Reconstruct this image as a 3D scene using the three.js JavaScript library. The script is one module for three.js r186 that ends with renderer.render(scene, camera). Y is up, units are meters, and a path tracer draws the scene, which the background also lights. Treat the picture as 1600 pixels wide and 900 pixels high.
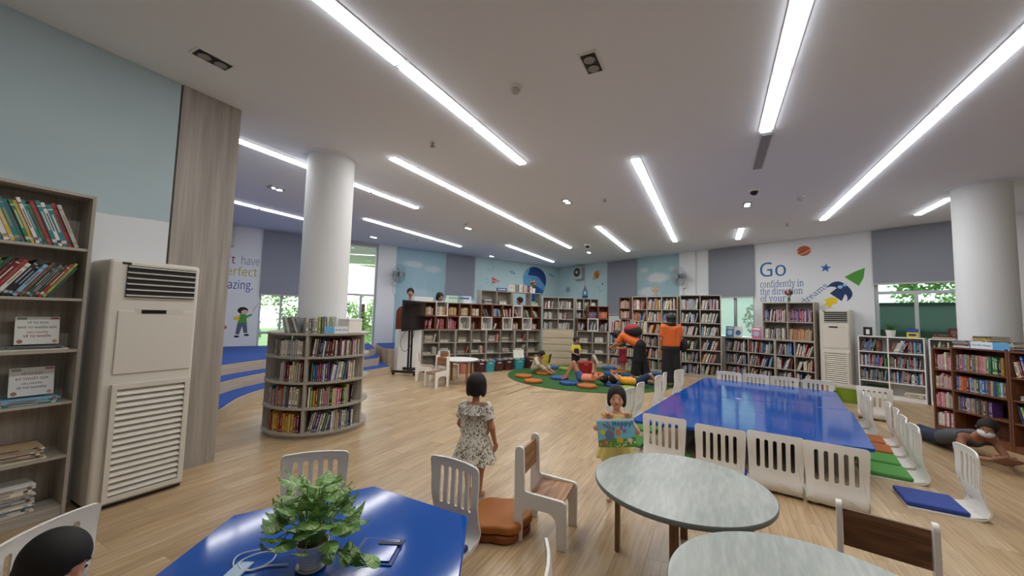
import * as THREE from 'three';
import { RoundedBoxGeometry } from 'three/addons/geometries/RoundedBoxGeometry.js';
import { mergeGeometries, mergeVertices, toCreasedNormals } from 'three/addons/utils/BufferGeometryUtils.js';
import { TessellateModifier } from 'three/addons/modifiers/TessellateModifier.js';
import { RectAreaLightUniformsLib } from 'three/addons/lights/RectAreaLightUniformsLib.js';

// ---------------------------------------------------------------- camera, sky, light, exposure
const F = 600, CAM_H = 1.48, H = 3.5;
const camera = new THREE.PerspectiveCamera(2 * Math.atan(450 / F) * 180 / Math.PI, 16 / 9, 0.05, 200);
camera.rotation.order = 'YXZ';
camera.rotation.set(4.0 * Math.PI / 180, 27.7 * Math.PI / 180, 1.5 * Math.PI / 180);
camera.position.set(0, CAM_H, 0);
camera.updateMatrixWorld(true);
const scene = new THREE.Scene();
scene.background = new THREE.Color().setRGB(3.0, 3.3, 3.5);
const renderer = new THREE.WebGLRenderer();
renderer.toneMapping = THREE.LinearToneMapping;
renderer.toneMappingExposure = 1.1;
renderer.shadowMap.enabled = true;
RectAreaLightUniformsLib.init();
const STRIP_LIGHT = 20, STRIP_GLOW = 9;

// ---------------------------------------------------------------- helpers
let seed = 7;
const rnd = () => { seed = (seed * 1664525 + 1013904223) >>> 0; return seed / 4294967296; };
const rr = (a, b) => a + (b - a) * rnd();
const pick = a => a[Math.floor(rnd() * a.length) % a.length];
const V = (x, y, z) => new THREE.Vector3(x, y, z);
// ground or shelf-height point under a sight line of the photograph
function P(px, py, h = 0) {
  const d = V((px - 800) / F, -(py - 450) / F, -1).applyEuler(camera.rotation);
  const t = (h - CAM_H) / d.y;
  return V(d.x * t, h, d.z * t);
}
const names = new Map();
function numbered(n) { const k = names.get(n) || 0; names.set(n, k + 1); return k ? `${n}_${String(k).padStart(3, '0')}` : n; }
function shade(o) { o.traverse(c => { if (c.isMesh) { c.castShadow = true; c.receiveShadow = true; } }); return o; }
function tag(o, label, category, group, kind) {
  o.userData.label = label; if (category) o.userData.category = category;
  if (group) o.userData.group = group; if (kind) o.userData.kind = kind; return o;
}
function thing(name, label, category, pos = [0, 0, 0], turn = 0, group) {
  const o = new THREE.Group(); o.name = numbered(name); scene.add(o);
  o.position.set(...(pos.isVector3 ? pos.toArray() : pos)); o.rotation.y = turn; tag(o, label, category, group); return o;
}
function part(name, geo, mat, parent, pos, rot) {
  const m = new THREE.Mesh(geo, mat); m.name = parent ? name : numbered(name);
  if (pos) m.position.set(...pos); if (rot) m.rotation.set(...rot);
  m.castShadow = m.receiveShadow = true; (parent || scene).add(m); return m;
}
function struct(name) { const o = new THREE.Group(); o.name = name; o.userData.kind = 'structure'; scene.add(o); return o; }
// box with uv in metres, grain (v) along its longest side
function uvm(g) {
  g.computeBoundingBox(); const s = g.boundingBox.getSize(V()), p = g.attributes.position, n = g.attributes.normal, uv = new Float32Array(p.count * 2);
  const long = s.x >= s.y && s.x >= s.z ? 0 : s.y >= s.z ? 1 : 2, c = [0, 0, 0], m = [0, 0, 0];
  for (let i = 0; i < p.count; i++) {
    c[0] = p.getX(i); c[1] = p.getY(i); c[2] = p.getZ(i); m[0] = Math.abs(n.getX(i)); m[1] = Math.abs(n.getY(i)); m[2] = Math.abs(n.getZ(i));
    const f = m[0] > m[1] && m[0] > m[2] ? 0 : m[1] > m[2] ? 1 : 2, ax = [0, 1, 2].filter(k => k !== f);
    const v = ax.includes(long) ? long : ax[1], u = ax.find(k => k !== v);
    uv[2 * i] = c[u] + f * 0.37; uv[2 * i + 1] = c[v] + f * 0.53;
  }
  g.setAttribute('uv', new THREE.BufferAttribute(uv, 2)); return g;
}
const geoCache = new Map();
function box(w, h, d, r = 0) {
  const k = [w, h, d, r].map(v => v.toFixed(4)).join();
  if (!geoCache.has(k)) geoCache.set(k, uvm(r ? new RoundedBoxGeometry(w, h, d, 2, r) : new THREE.BoxGeometry(w, h, d)));
  return geoCache.get(k);
}
const at = (g, x, y, z, rx = 0, ry = 0, rz = 0) => { g = g.clone(); if (rx) g.rotateX(rx); if (ry) g.rotateY(ry); if (rz) g.rotateZ(rz); g.translate(x, y, z); return g; };
function merged(list) { return mergeGeometries(list.map(g => { g = g.index ? g.toNonIndexed() : g; for (const k of Object.keys(g.attributes)) if (!['position', 'normal', 'uv'].includes(k)) g.deleteAttribute(k); return g; })); }
function tube(pts, r, seg = 32, rad = 6, closed = false) { return new THREE.TubeGeometry(new THREE.CatmullRomCurve3(pts.map(p => p.isVector3 ? p : V(...p)), closed), seg, r, rad, closed); }
function extr(shape, depth, bevel = 0) {
  return new THREE.ExtrudeGeometry(shape, { depth, bevelEnabled: bevel > 0, bevelSize: bevel, bevelThickness: bevel, bevelSegments: 2, curveSegments: 12 });
}
// ---------------------------------------------------------------- textures
function hash(x, y, s) { let h = (x * 374761393 + y * 668265263 + s * 1442695041) | 0; h = Math.imul(h ^ (h >>> 13), 1274126177); return ((h ^ (h >>> 16)) >>> 0) / 4294967296; }
function vnoise(x, y, px, py, s) {
  const xi = Math.floor(x), yi = Math.floor(y), fx = x - xi, fy = y - yi, u = fx * fx * (3 - 2 * fx), v = fy * fy * (3 - 2 * fy), m = (a, n) => ((a % n) + n) % n;
  const q = (i, j) => hash(m(xi + i, px), m(yi + j, py), s);
  return (q(0, 0) * (1 - u) + q(1, 0) * u) * (1 - v) + (q(0, 1) * (1 - u) + q(1, 1) * u) * v;
}
// streaky grain along v: base and dark colours in sRGB 0..255
function grainTex(base, dark, { w = 256, h = 512, fx = 40, fy = 4, amp = 1, s = 1, rep = [1, 1], knots = 0 } = {}) {
  const d = new Uint8Array(w * h * 4);
  for (let y = 0; y < h; y++) for (let x = 0; x < w; x++) {
    const u = x / w, v = y / h;
    let k = 0.5 * vnoise(u * fx, v * fy, fx, fy, s) + 0.3 * vnoise(u * fx * 3, v * fy * 2, fx * 3, fy * 2, s + 1) + 0.35 * vnoise(u * 5, v * 2, 5, 2, s + 2) - 0.1;
    if (knots) k += knots * (0.5 + 0.5 * Math.sin(22 * (vnoise(u * 3, v * 2, 3, 2, s + 5) + u * 2))) - knots / 2;
    k = Math.max(0, Math.min(1, (k - 0.5) * amp + 0.5));
    const o = (y * w + x) * 4;
    for (let c = 0; c < 3; c++) d[o + c] = base[c] + (dark[c] - base[c]) * k;
    d[o + 3] = 255;
  }
  const t = new THREE.DataTexture(d, w, h); t.colorSpace = THREE.SRGBColorSpace; t.wrapS = t.wrapT = THREE.RepeatWrapping; t.magFilter = THREE.LinearFilter; t.minFilter = THREE.LinearMipmapLinearFilter; t.generateMipmaps = true; t.repeat.set(...rep); t.needsUpdate = true; return t;
}
function canvasTex(w, h, draw) {
  const c = document.createElement('canvas'); const k = Math.min(1, 2000 / Math.max(w, h)); c.width = Math.round(w * k); c.height = Math.round(h * k); const g = c.getContext('2d'); if (k < 1) g.scale(k, k); draw(g, w, h);
  const t = new THREE.CanvasTexture(c); t.colorSpace = THREE.SRGBColorSpace; t.anisotropy = 8; return t;
}
const std = (color, roughness = 0.6, o = {}) => new THREE.MeshStandardMaterial({ color, roughness, ...o });
const phys = (color, roughness, o = {}) => new THREE.MeshPhysicalMaterial({ color, roughness, ...o });
const tx = (map, roughness = 0.6, o = {}) => new THREE.MeshStandardMaterial({ map, roughness, ...o });

const M = {
  ceiling: std('#e9edf4', 0.9), white: std('#e4e4e2', 0.75), wallWhite: std('#e6e8e9', 0.8), column: std('#e6e8e8', 0.6),
  laminate: tx(grainTex([184, 176, 164], [150, 142, 130], { s: 3, amp: 1.2, rep: [2, 0.8] }), 0.55),
  panel: tx(grainTex([178, 170, 160], [138, 130, 121], { s: 9, fx: 26, fy: 3, amp: 1.3, rep: [1.2, 0.5] }), 0.5),
  paleWood: tx(grainTex([206, 190, 166], [176, 158, 134], { s: 12, rep: [2, 0.8] }), 0.5),
  whiteMel: std('#eceae6', 0.4), greyMel: std('#b9b8b4', 0.5),
  brown: tx(grainTex([134, 84, 54], [92, 54, 34], { s: 21, amp: 1.3, rep: [2.5, 1] }), 0.5),
  walnut: tx(grainTex([182, 134, 90], [122, 82, 50], { s: 27, fx: 24, fy: 3, amp: 1.4, knots: 0.35, rep: [3, 1.6] }), 0.45),
  darkWalnut: tx(grainTex([134, 92, 62], [82, 54, 36], { s: 33, fx: 24, fy: 3, amp: 1.5, knots: 0.3, rep: [3, 1.4] }), 0.45),
  greyTop: tx(grainTex([180, 186, 180], [148, 156, 151], { s: 41, w: 512, fx: 40, fy: 9, amp: 1.2, rep: [1.4, 1.2] }), 0.36),
  greyEdge: std('#7d8483', 0.5), legWood: tx(grainTex([150, 112, 78], [112, 80, 54], { s: 44, rep: [6, 2] }), 0.5),
  blueTop: phys('#0850a8', 0.09, { specularIntensity: 0.7 }), chairWhite: std('#ebe7e0', 0.38),
  acWhite: std('#d8d2c6', 0.42), acDark: std('#17181a', 0.5), black: std('#141416', 0.5), blackGloss: std('#0c0d10', 0.18), steel: std('#9a9c9e', 0.35, { metalness: 0.8 }),
  carpet: std('#2b50a0', 0.95), blind: std('#8b8f98', 0.85), alu: std('#b9bcbd', 0.4, { metalness: 0.3 }), turf: std('#2b5a26', 0.98),
  glass: phys('#ffffff', 0.02, { transmission: 1, thickness: 0, ior: 1.45 }), glassGreen: phys('#dbe8e2', 0.08, { transmission: 1, thickness: 0, ior: 1.45 }), frosted: phys('#cfdcd3', 0.6, { transmission: 0.8, thickness: 0, ior: 1.45 }),
  lamp: new THREE.MeshStandardMaterial({ color: '#ffffff', emissive: '#f6f8ff', emissiveIntensity: STRIP_GLOW, roughness: 0.5 }),
  paper: std('#e6e2d8', 0.8), skin: std('#c98f70', 0.55), skin2: std('#b98062', 0.55), skin3: std('#a06e55', 0.55), hair: std('#100c0a', 0.72),
};
// ---------------------------------------------------------------- the setting
const A0 = 25.5 * Math.PI / 180, KX = -5.69, KZ = -15.0, S0 = 15.4;
const eL = V(-Math.sin(A0), 0, Math.cos(A0)), nL = V(Math.cos(A0), 0, Math.sin(A0)), eR = V(Math.cos(A0), 0, Math.sin(A0)), nR = V(-Math.sin(A0), 0, Math.cos(A0));
const K = V(KX, 0, KZ);
const onL = (s, y, n = 0) => K.clone().addScaledVector(eL, s).addScaledVector(nL, n).setY(y);
const onR = (s, y, n = 0) => K.clone().addScaledVector(eR, s).addScaledVector(nR, n).setY(y);
const TURN_L = Math.PI / 2 - A0, TURN_R = -A0;
const inside = (x, z) => { const p = V(x, 0, z).sub(K); return p.dot(nL) > 0.02 && p.dot(nR) > 0.02; };

// floor: vinyl planks laid along the light strips
{
  const floor = struct('floor');
  const sub = part('subfloor', box(21, 0.2, 20), std('#7d6850', 0.8), floor, [-2.5, -0.107, -5.9]);
  const map = grainTex([207, 182, 147], [163, 137, 103], { w: 1024, h: 1024, fx: 90, fy: 7, amp: 1.3, s: 61, rep: [1.0, 0.7] });
  const mats = ['#ffffff', '#f8f5f1', '#f3efe9', '#fcf8f2'].map(c => new THREE.MeshPhysicalMaterial({ map, color: c, roughness: 0.36, clearcoat: 0.12, clearcoatRoughness: 0.25 }));
  const PW = 0.18, PL = 1.22, list = [], geos = [];
  for (let i = 0; i < 8; i++) { const g = uvm(new THREE.BoxGeometry(PW - 0.0012, 0.006, PL - 0.0012)); const uv = g.attributes.uv; for (let k = 0; k < uv.count; k++) uv.setXY(k, uv.getX(k) + i * 0.137, uv.getY(k) + i * 0.291); geos.push(g); }
  for (let i = 0; i * PW - 7.4 < 7.4; i++) for (let j = 0; j < 16; j++) {
    const x = -7.4 + PW * (i + 0.5), z = 3.4 - PL * (j + ((i * 0.37) % 1));
    if (z < -14 || !inside(x, z) || (x < -4.5 && z > -1.2)) continue;
    const c = V(x, 0, z).project(camera), seen = c.z < 1 && Math.abs(c.x) < 1.15 && Math.abs(c.y) < 1.15;
    list.push({ x, z, d: seen ? Math.hypot(x, z) : 99 + Math.hypot(x, z) });
  }
  list.sort((a, b) => a.d - b.d);
  const rest = [];
  list.forEach((p, i) => {
    const g = geos[Math.floor(rnd() * 8)];
    if (i < 300) part('plank', g, pick(mats), floor, [p.x, -0.003, p.z]);
    else rest.push(at(g, p.x, -0.003, p.z));
  });
  const r = part('plank_field', merged(rest), mats[1], floor); r.userData.kind = 'stuff';
}
// ceiling slab
{
  const c = struct('ceiling');
  part('ceiling_board', box(24, 0.25, 24), M.ceiling, c, [-2, H + 0.125, -5.5]);
}
// wall builder in a wall's own frame: x along, z towards the room
function wallRun(name, origin, turn) {
  const w = struct(name); w.position.copy(origin); w.rotation.y = turn;
  return { w, seg(x0, x1, y0, y1, mat, uv) { const m = part('wall_section', box(x1 - x0, y1 - y0, 0.24), mat, w, [(x0 + x1) / 2, (y0 + y1) / 2, -0.12]); return m; },
    // a section whose front face carries one painted picture
    mural(x0, x1, y0, y1, tex, rough = 0.8) {
      const g = new THREE.BoxGeometry(x1 - x0, y1 - y0, 0.24), front = tx(tex, rough), ms = [M.wallWhite, M.wallWhite, M.wallWhite, M.wallWhite, front, M.wallWhite];
      return part('painted_wall_section', g, ms, w, [(x0 + x1) / 2, (y0 + y1) / 2, -0.12]);
    } };
}
// painted sky: flat teal paint with pale brushed clouds; white paint below the line `low` (fraction from the top)
function skyPaint(w, h, clouds, { low = 1, top = [180, 199, 203], bottom = [176, 200, 204], sd = 1 } = {}) {
  return canvasTex(w, h, g => {
    const im = g.createImageData(w, h), d = im.data;
    for (let y = 0; y < h; y++) for (let x = 0; x < w; x++) {
      const o = (y * w + x) * 4, u = x / w, v = y / h;
      let n = 0.6 * vnoise(u * 4, v * 4, 64, 64, sd) + 0.4 * vnoise(u * 11, v * 11, 64, 64, sd + 3), k = 0;
      for (const [cx, cy, rx, ry, a] of clouds) { const q = ((u - cx) / rx) ** 2 + ((v - cy) / ry) ** 2; k = Math.max(k, a * Math.max(0, Math.min(1, (1.25 - q + (n - 0.5) * 1.6)))); }
      const edge = low + (n - 0.5) * 0.03, wl = v > edge ? 1 : 0, tone = (n - 0.5) * 14;
      for (let c = 0; c < 3; c++) {
        let a = top[c] + tone * 0.7; a += ([216, 219, 219][c] - a) * k; if (wl) a = [222, 225, 227][c] + (n - 0.5) * 4; d[o + c] = a;
      }
      d[o + 3] = 255;
    }
    g.putImageData(im, 0, 0);
  });
}
const serifText = (g, t, x, y, size, color, font = 'serif', rot = 0) => { g.save(); g.translate(x, y); g.rotate(rot); g.fillStyle = color; g.font = `${size}px ${font}`; g.fillText(t, 0, 0); g.restore(); };
const poly = (g, pts, color) => { g.fillStyle = color; g.beginPath(); pts.forEach(([x, y], i) => i ? g.lineTo(x, y) : g.moveTo(x, y)); g.closePath(); g.fill(); };
const ell = (g, x, y, rx, ry, color, rot = 0) => { g.fillStyle = color; g.beginPath(); g.ellipse(x, y, rx, ry, rot, 0, 7); g.fill(); };
function star(g, x, y, r, color, rot = 0) { const p = []; for (let i = 0; i < 10; i++) { const a = rot + i * Math.PI / 5, q = i % 2 ? r * 0.42 : r; p.push([x + q * Math.sin(a), y - q * Math.cos(a)]); } poly(g, p, color); }

// left wall with the big painted sky, wood-clad end
{
  const w = wallRun('wall_left', V(-4.27, 0, 3.6), Math.PI / 2);       // x runs away from the camera
  w.mural(0, 5.16, 0, H, skyPaint(1536, 1024, [[0.78, 0.34, 0.07, 0.03, 0.35], [0.62, 0.42, 0.16, 0.09, 0.65], [0.3, 0.3, 0.2, 0.1, 0.5]], { low: 0.37, sd: 2 }));
  const t = struct('trim_1');
  part('wood_cladding', box(0.26, H, 0.485), M.panel, t, [-4.4, H / 2, -1.8185]); part('backing_batten', box(0.04, H, 0.2), M.panel, t, [-4.52, H / 2, -1.568]);
}
// far left wall: lettering, blinds, tall window, murals
{
  const o = onL(S0, 0), w = wallRun('wall_far_left', o, TURN_L), X = s => S0 - s;
  w.seg(0, X(11.9), 0, H, M.wallWhite);
  w.mural(X(11.9), X(10.38), 0, H, canvasTex(1024, 2358, (g, W, Ht) => {
    const sx = s => (11.9 - s) / 1.52 * W, sy = y => (1 - y / H) * Ht;
    g.fillStyle = '#dfe1e2'; g.fillRect(0, 0, W, Ht);
    const fit = (t, s0, s1, y, sz, c) => { g.fillStyle = c; g.font = `${sz}px sans-serif`; g.fillText(t, sx(s0), sy(y), sx(s1) - sx(s0)); }; fit("Don't", 11.55, 10.92, 2.56, 190, '#a8323a'); fit('have', 10.82, 10.42, 2.55, 200, '#8fa0a8');
    fit('to be', 11.86, 11.36, 2.27, 180, '#b9b04c'); fit('perfect', 11.24, 10.46, 2.27, 200, '#b9b04c'); fit('to be', 11.88, 11.5, 1.94, 180, '#2d4f96'); fit('amazing.', 11.34, 10.52, 1.94, 200, '#2d4f96');
    const kx = sx(10.7), ky = sy(1.4);
    ell(g, kx, ky - 10, 72, 56, '#1e1c1c'); ell(g, kx + 26, ky + 16, 48, 38, '#d9b79c'); poly(g, [[kx - 34, ky + 50], [kx + 46, ky + 50], [kx + 70, ky + 200], [kx - 60, ky + 200]], '#4f9a43'); poly(g, [[kx - 60, ky + 195], [kx + 66, ky + 195], [kx + 84, ky + 360], [kx + 34, ky + 366], [kx + 6, ky + 250], [kx - 30, ky + 390], [kx - 80, ky + 380]], '#5a6472');
    poly(g, [[kx + 40, ky + 80], [kx + 130, ky + 40], [kx + 136, ky + 66], [kx + 52, ky + 120]], '#4f9a43'); poly(g, [[kx - 34, ky + 70], [kx - 120, ky + 100], [kx - 116, ky + 150], [kx - 40, ky + 150]], '#e2c33c');
    ell(g, kx - 60, ky + 420, 36, 18, '#222'); ell(g, kx + 74, ky + 396, 36, 18, '#222'); ell(g, sx(11.06), sy(1.0), 44, 34, '#c33a34');
    g.strokeStyle = '#c9a9a6'; g.lineWidth = 4; for (let i = 0; i < 5; i++) { g.beginPath(); g.moveTo(kx + 140, ky + 20); g.quadraticCurveTo(kx + 150 + i * 22, ky - 90 - i * 30, kx + 120 + i * 40, ky - 60 - i * 36); g.stroke(); }
  }));
  // window 1 (below the first blind)
  w.seg(X(10.38), X(9.4), 0, 0.45, M.wallWhite); w.seg(X(10.38), X(9.4), 2.0, H, M.wallWhite);
  w.seg(X(9.4), X(8.34), 0, H, M.wallWhite);
  // tall window
  w.seg(X(8.34), X(7.46), 0, 0.4, M.wallWhite); w.seg(X(8.34), X(7.46), 3.43, H, M.greyMel);
  w.seg(X(7.46), X(6.91), 0, H, M.wallWhite);
  w.mural(X(6.91), X(5.2), 0, H, skyPaint(700, 1400, [[0.3, 0.14, 0.2, 0.03, 0.7], [0.75, 0.17, 0.2, 0.035, 0.6], [0.5, 0.4, 0.3, 0.04, 0.4]], { top: [160, 192, 202], sd: 12 }));
  w.seg(X(5.2), X(4.09), 0, H, M.wallWhite);
  w.mural(X(4.09), X(0), 0, H, canvasTex(2048, 1752, (g, W, Ht) => {
    const sx = s => (4.09 - s) / 4.09 * W, sy = y => (1 - y / H) * Ht;
    g.fillStyle = '#b6d0d2'; g.fillRect(0, 0, W, Ht);
    for (let i = 0; i < 2600; i++) { g.globalAlpha = 0.05; ell(g, rnd() * W, rnd() * Ht, 20 + rnd() * 50, 8 + rnd() * 18, pick(['#c4dadb', '#a9c8cc', '#bdd5d6'])); } g.globalAlpha = 1;
    // balloon
    const bx = sx(1.3), by = sy(2.9), rx = 0.6 / 4.09 * W, ry = 0.5 / H * Ht;
    g.save(); g.beginPath(); g.ellipse(bx, by, rx, ry, 0, Math.PI, 2 * Math.PI); g.bezierCurveTo(bx + rx, by + ry * 0.8, bx + rx * 0.42, by + ry * 1.5, bx + rx * 0.4, by + ry * 1.75); g.lineTo(bx - rx * 0.4, by + ry * 1.75); g.bezierCurveTo(bx - rx * 0.42, by + ry * 1.5, bx - rx, by + ry * 0.8, bx - rx, by); g.clip();
    g.fillStyle = '#2f5e9e'; g.fillRect(bx - rx, by - ry, 2 * rx, 3 * ry); poly(g, [[bx - rx, by - ry], [bx - rx * 0.35, by - ry], [bx - rx * 0.7, by + ry * 0.2], [bx - rx * 0.3, by + ry * 1.8], [bx - rx, by + ry * 1.8]], '#6ba4cc');
    poly(g, [[bx - rx * 0.35, by - ry], [bx + rx, by - ry], [bx + rx, by + ry], [bx + rx * 0.5, by - 0.2 * ry], [bx - rx * 0.6, by - ry * 0.3]], '#23437c');
    poly(g, [[bx - rx, by - ry * 0.15], [bx - rx * 0.5, by - ry * 0.3], [bx + rx * 0.2, by - ry * 0.28], [bx + rx * 0.5, by], [bx + rx, by + ry * 0.5], [bx + rx * 0.8, by + ry * 0.85], [bx + rx * 0.2, by + ry * 0.5], [bx - rx * 0.2, by + ry * 0.5], [bx - rx, by + ry * 0.62]], '#5f9bc9');
    poly(g, [[bx - rx * 0.55, by + ry * 0.55], [bx + rx * 0.1, by + ry * 0.6], [bx + rx * 0.5, by + ry * 0.9], [bx + rx * 0.1, by + ry * 1.8], [bx - rx * 0.3, by + ry * 1.8]], '#1f4c92');
    g.restore();
    g.strokeStyle = '#24467c'; g.lineWidth = 7; for (const [ax, ay, b, c] of [[-.3, -.12, .18, .1], [.1, -.05, .2, -.02], [-.1, .06, .16, .08]]) { g.beginPath(); g.moveTo(bx + ax * rx, by + ay * ry); g.lineTo(bx + (ax + b) * rx, by + (ay + c) * ry); g.stroke(); }
    for (const [s, y, sc] of [[2.42, 3.08, 1], [0.42, 3.14, 1.05]]) { const x = sx(s), yy = sy(y), q = 60 * sc; ell(g, x, yy, q * 1.25, q * 0.34, '#6f9fc4', 0.3); ell(g, x + 4, yy - q * 0.3, q * 0.45, q * 0.4, '#8db6d2', 0.3); }
    { const x = sx(3.36), y = sy(2.74); poly(g, [[x, y - 50], [x + 190, y + 22], [x + 10, y + 70], [x + 26, y + 14]], '#c8493d'); g.fillStyle = '#efe6da'; for (let i = 0; i < 4; i++) g.fillRect(x + 40 + i * 26, y + 6 + i * 3, 14, 22); }
    for (let i = 0; i < 16; i++) ell(g, sx(3.7 - rnd() * 0.5), sy(2.5 + rnd() * 0.9), 4 + rnd() * 6, 4 + rnd() * 6, '#4a6f96');
  }));
}
// far right wall
{
  const w = wallRun('wall_far_right', K, TURN_R);
  w.mural(0, 2.56, 0, H, canvasTex(1280, 1750, (g, W, Ht) => {
    const sx = s => s / 2.56 * W, sy = y => (1 - y / H) * Ht;
    g.fillStyle = '#b3cdd0'; g.fillRect(0, 0, W, Ht);
    for (let i = 0; i < 1500; i++) { g.globalAlpha = 0.05; ell(g, rnd() * W, rnd() * Ht, 20 + rnd() * 40, 8 + rnd() * 18, pick(['#c4dadb', '#a9c8cc', '#bdd5d6'])); } g.globalAlpha = 1;
    { const x = sx(2.03), y = sy(3.05); ell(g, x, y, 70, 78, '#d58e35'); ell(g, x + 14, y + 16, 40, 44, '#b96f28'); g.strokeStyle = '#5c4a38'; g.lineWidth = 8; g.beginPath(); g.ellipse(x, y, 112, 34, -0.7, 0, 7); g.stroke(); }
    { const x = sx(0.55), y = sy(2.55); g.strokeStyle = '#2d3d48'; g.lineWidth = 6; for (let i = 0; i < 3; i++) { g.beginPath(); g.ellipse(x, y, 66, 24, 0.5 + i * 1.05, 0, 7); g.stroke(); } ell(g, x, y, 12, 12, '#2d3d48'); }
    { const x = sx(1.47), y = sy(2.6), q = 1.15; poly(g, [[x, y - 60], [x + 58 * q, y + 90], [x + 66 * q, y + 330], [x - 66 * q, y + 330], [x - 58 * q, y + 90]], '#5a8fb5'); poly(g, [[x, y - 64], [x + 36, y + 40], [x - 36, y + 40]], '#c06a5e'); ell(g, x, y + 100, 26, 34, '#e8eef0'); g.fillStyle = '#23395c'; g.fillRect(x - 72, y + 160, 144, 30); poly(g, [[x + 60, y + 200], [x + 130, y + 330], [x + 50, y + 330]], '#23395c'); poly(g, [[x - 60, y + 200], [x - 130, y + 330], [x - 50, y + 330]], '#23395c'); g.strokeStyle = '#8a5b55'; g.lineWidth = 5; g.beginPath(); g.moveTo(x, y - 60); g.lineTo(x, y - 130); g.stroke(); }
    for (const [s, y, r] of [[2.32, 2.7, 26], [2.15, 2.56, 14], [2.2, 2.45, 16], [2.38, 2.3, 8], [2.4, 2.1, 8], [0.25, 2.45, 10], [0.2, 2.3, 8]]) star(g, sx(s), sy(y), r, '#2b4468', 0.2);
  }));
  w.seg(2.56, 3.78, 0, H, M.wallWhite);
  w.mural(3.78, 5.31, 0, H, skyPaint(700, 1600, [[0.18, 0.12, 0.1, 0.025, 0.7], [0.55, 0.2, 0.28, 0.045, 0.95], [0.3, 0.33, 0.25, 0.04, 0.9], [0.85, 0.13, 0.12, 0.03, 0.5]], { top: [164, 194, 202], sd: 22 }));
  w.seg(5.31, 6.25, 0, H, M.wallWhite);
  part('pier_face', box(0.5, H, 0.06), M.wallWhite, w.w, [5.58, H / 2, 0.03]);
  w.seg(6.25, 7.36, 0, 1.0, M.wallWhite); w.seg(6.25, 7.36, 2.3, H, M.wallWhite);
  w.mural(7.36, 9.68, 0, H, canvasTex(1536, 2317, (g, W, Ht) => {
    const sx = s => (s - 7.36) / 2.32 * W, sy = y => (1 - y / H) * Ht, blue = '#2d5f9c';
    g.fillStyle = '#dfe2e5'; g.fillRect(0, 0, W, Ht);
    serifText(g, 'Go', sx(7.48), sy(2.63), 330, blue, 'sans-serif'); g.save(); g.fillStyle = blue; g.font = '150px serif'; g.fillText('confidently in', sx(7.5), sy(2.35), 625); g.fillText('the direction', sx(7.5), sy(2.165), 610); g.fillText('of your', sx(7.5), sy(1.985), 375);
    g.restore();
    serifText(g, 'dreams.', sx(8.44), sy(1.9), 118, blue, 'serif', -0.72);
    { const x = sx(8.46), y = sy(3.2); ell(g, x, y, 92, 80, '#bf6038'); ell(g, x - 20, y + 14, 50, 40, '#a94f2d'); g.strokeStyle = '#e8d8c8'; g.lineWidth = 11; g.beginPath(); g.ellipse(x, y, 140, 30, -0.4, 0, 7); g.stroke(); poly(g, [[x - 84, y - 20], [x + 60, y - 64], [x + 84, y - 20], [x - 60, y + 6]], '#bf6038'); }
    star(g, sx(8.87), sy(2.75), 72, '#2f68ad', 0.15);
    poly(g, [[sx(9.2), sy(2.52)], [sx(9.36), sy(2.62)], [sx(9.55), sy(2.7)], [sx(9.52), sy(2.48)], [sx(9.44), sy(2.31)]], '#4f9a3a');
    g.fillStyle = '#253a66'; g.beginPath(); g.moveTo(sx(8.88), sy(2.3)); g.quadraticCurveTo(sx(8.98), sy(2.46), sx(9.12), sy(2.42)); g.quadraticCurveTo(sx(9.22), sy(2.38), sx(9.3), sy(2.24)); g.quadraticCurveTo(sx(9.38), sy(2.08), sx(9.22), sy(1.97)); g.quadraticCurveTo(sx(9.27), sy(2.06), sx(9.2), sy(2.14)); g.lineTo(sx(9.14), sy(1.98)); g.lineTo(sx(8.93), sy(2.16)); g.lineTo(sx(9.06), sy(2.28)); g.quadraticCurveTo(sx(8.98), sy(2.34), sx(8.88), sy(2.3)); g.fill();
    ell(g, sx(9.12), sy(2.3), 30, 26, '#8fc0e0'); ell(g, sx(9.2), sy(2.34), 24, 20, '#8fc0e0');
    poly(g, [[sx(8.96), sy(2.08)], [sx(8.8), sy(2.0)], [sx(8.87), sy(1.97)], [sx(8.78), sy(1.86)], [sx(8.88), sy(1.88)], [sx(8.94), sy(1.82)], [sx(8.97), sy(1.9)], [sx(9.05), sy(1.92)], [sx(9.08), sy(2.02)]], '#e8c92c');
  }));
  w.seg(9.68, 10.86, 0, 1.15, M.wallWhite); w.seg(9.68, 10.86, 2.42, H, M.wallWhite);
  w.seg(10.86, 14.6, 0, H, M.wallWhite);
}
// closing walls out of view
{
  const add = (n, w, d, x, z) => { const g = struct(n); part('wall_section', box(w, H, d), M.wallWhite, g, [x, H / 2, z]); };
  add('wall_right', 0.24, 12.6, 7.6, -2.6); add('wall_behind', 12.2, 0.24, 1.6, 3.72); add('wall_alcove', 8.2, 0.24, -8.6, -1.1);
}
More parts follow.
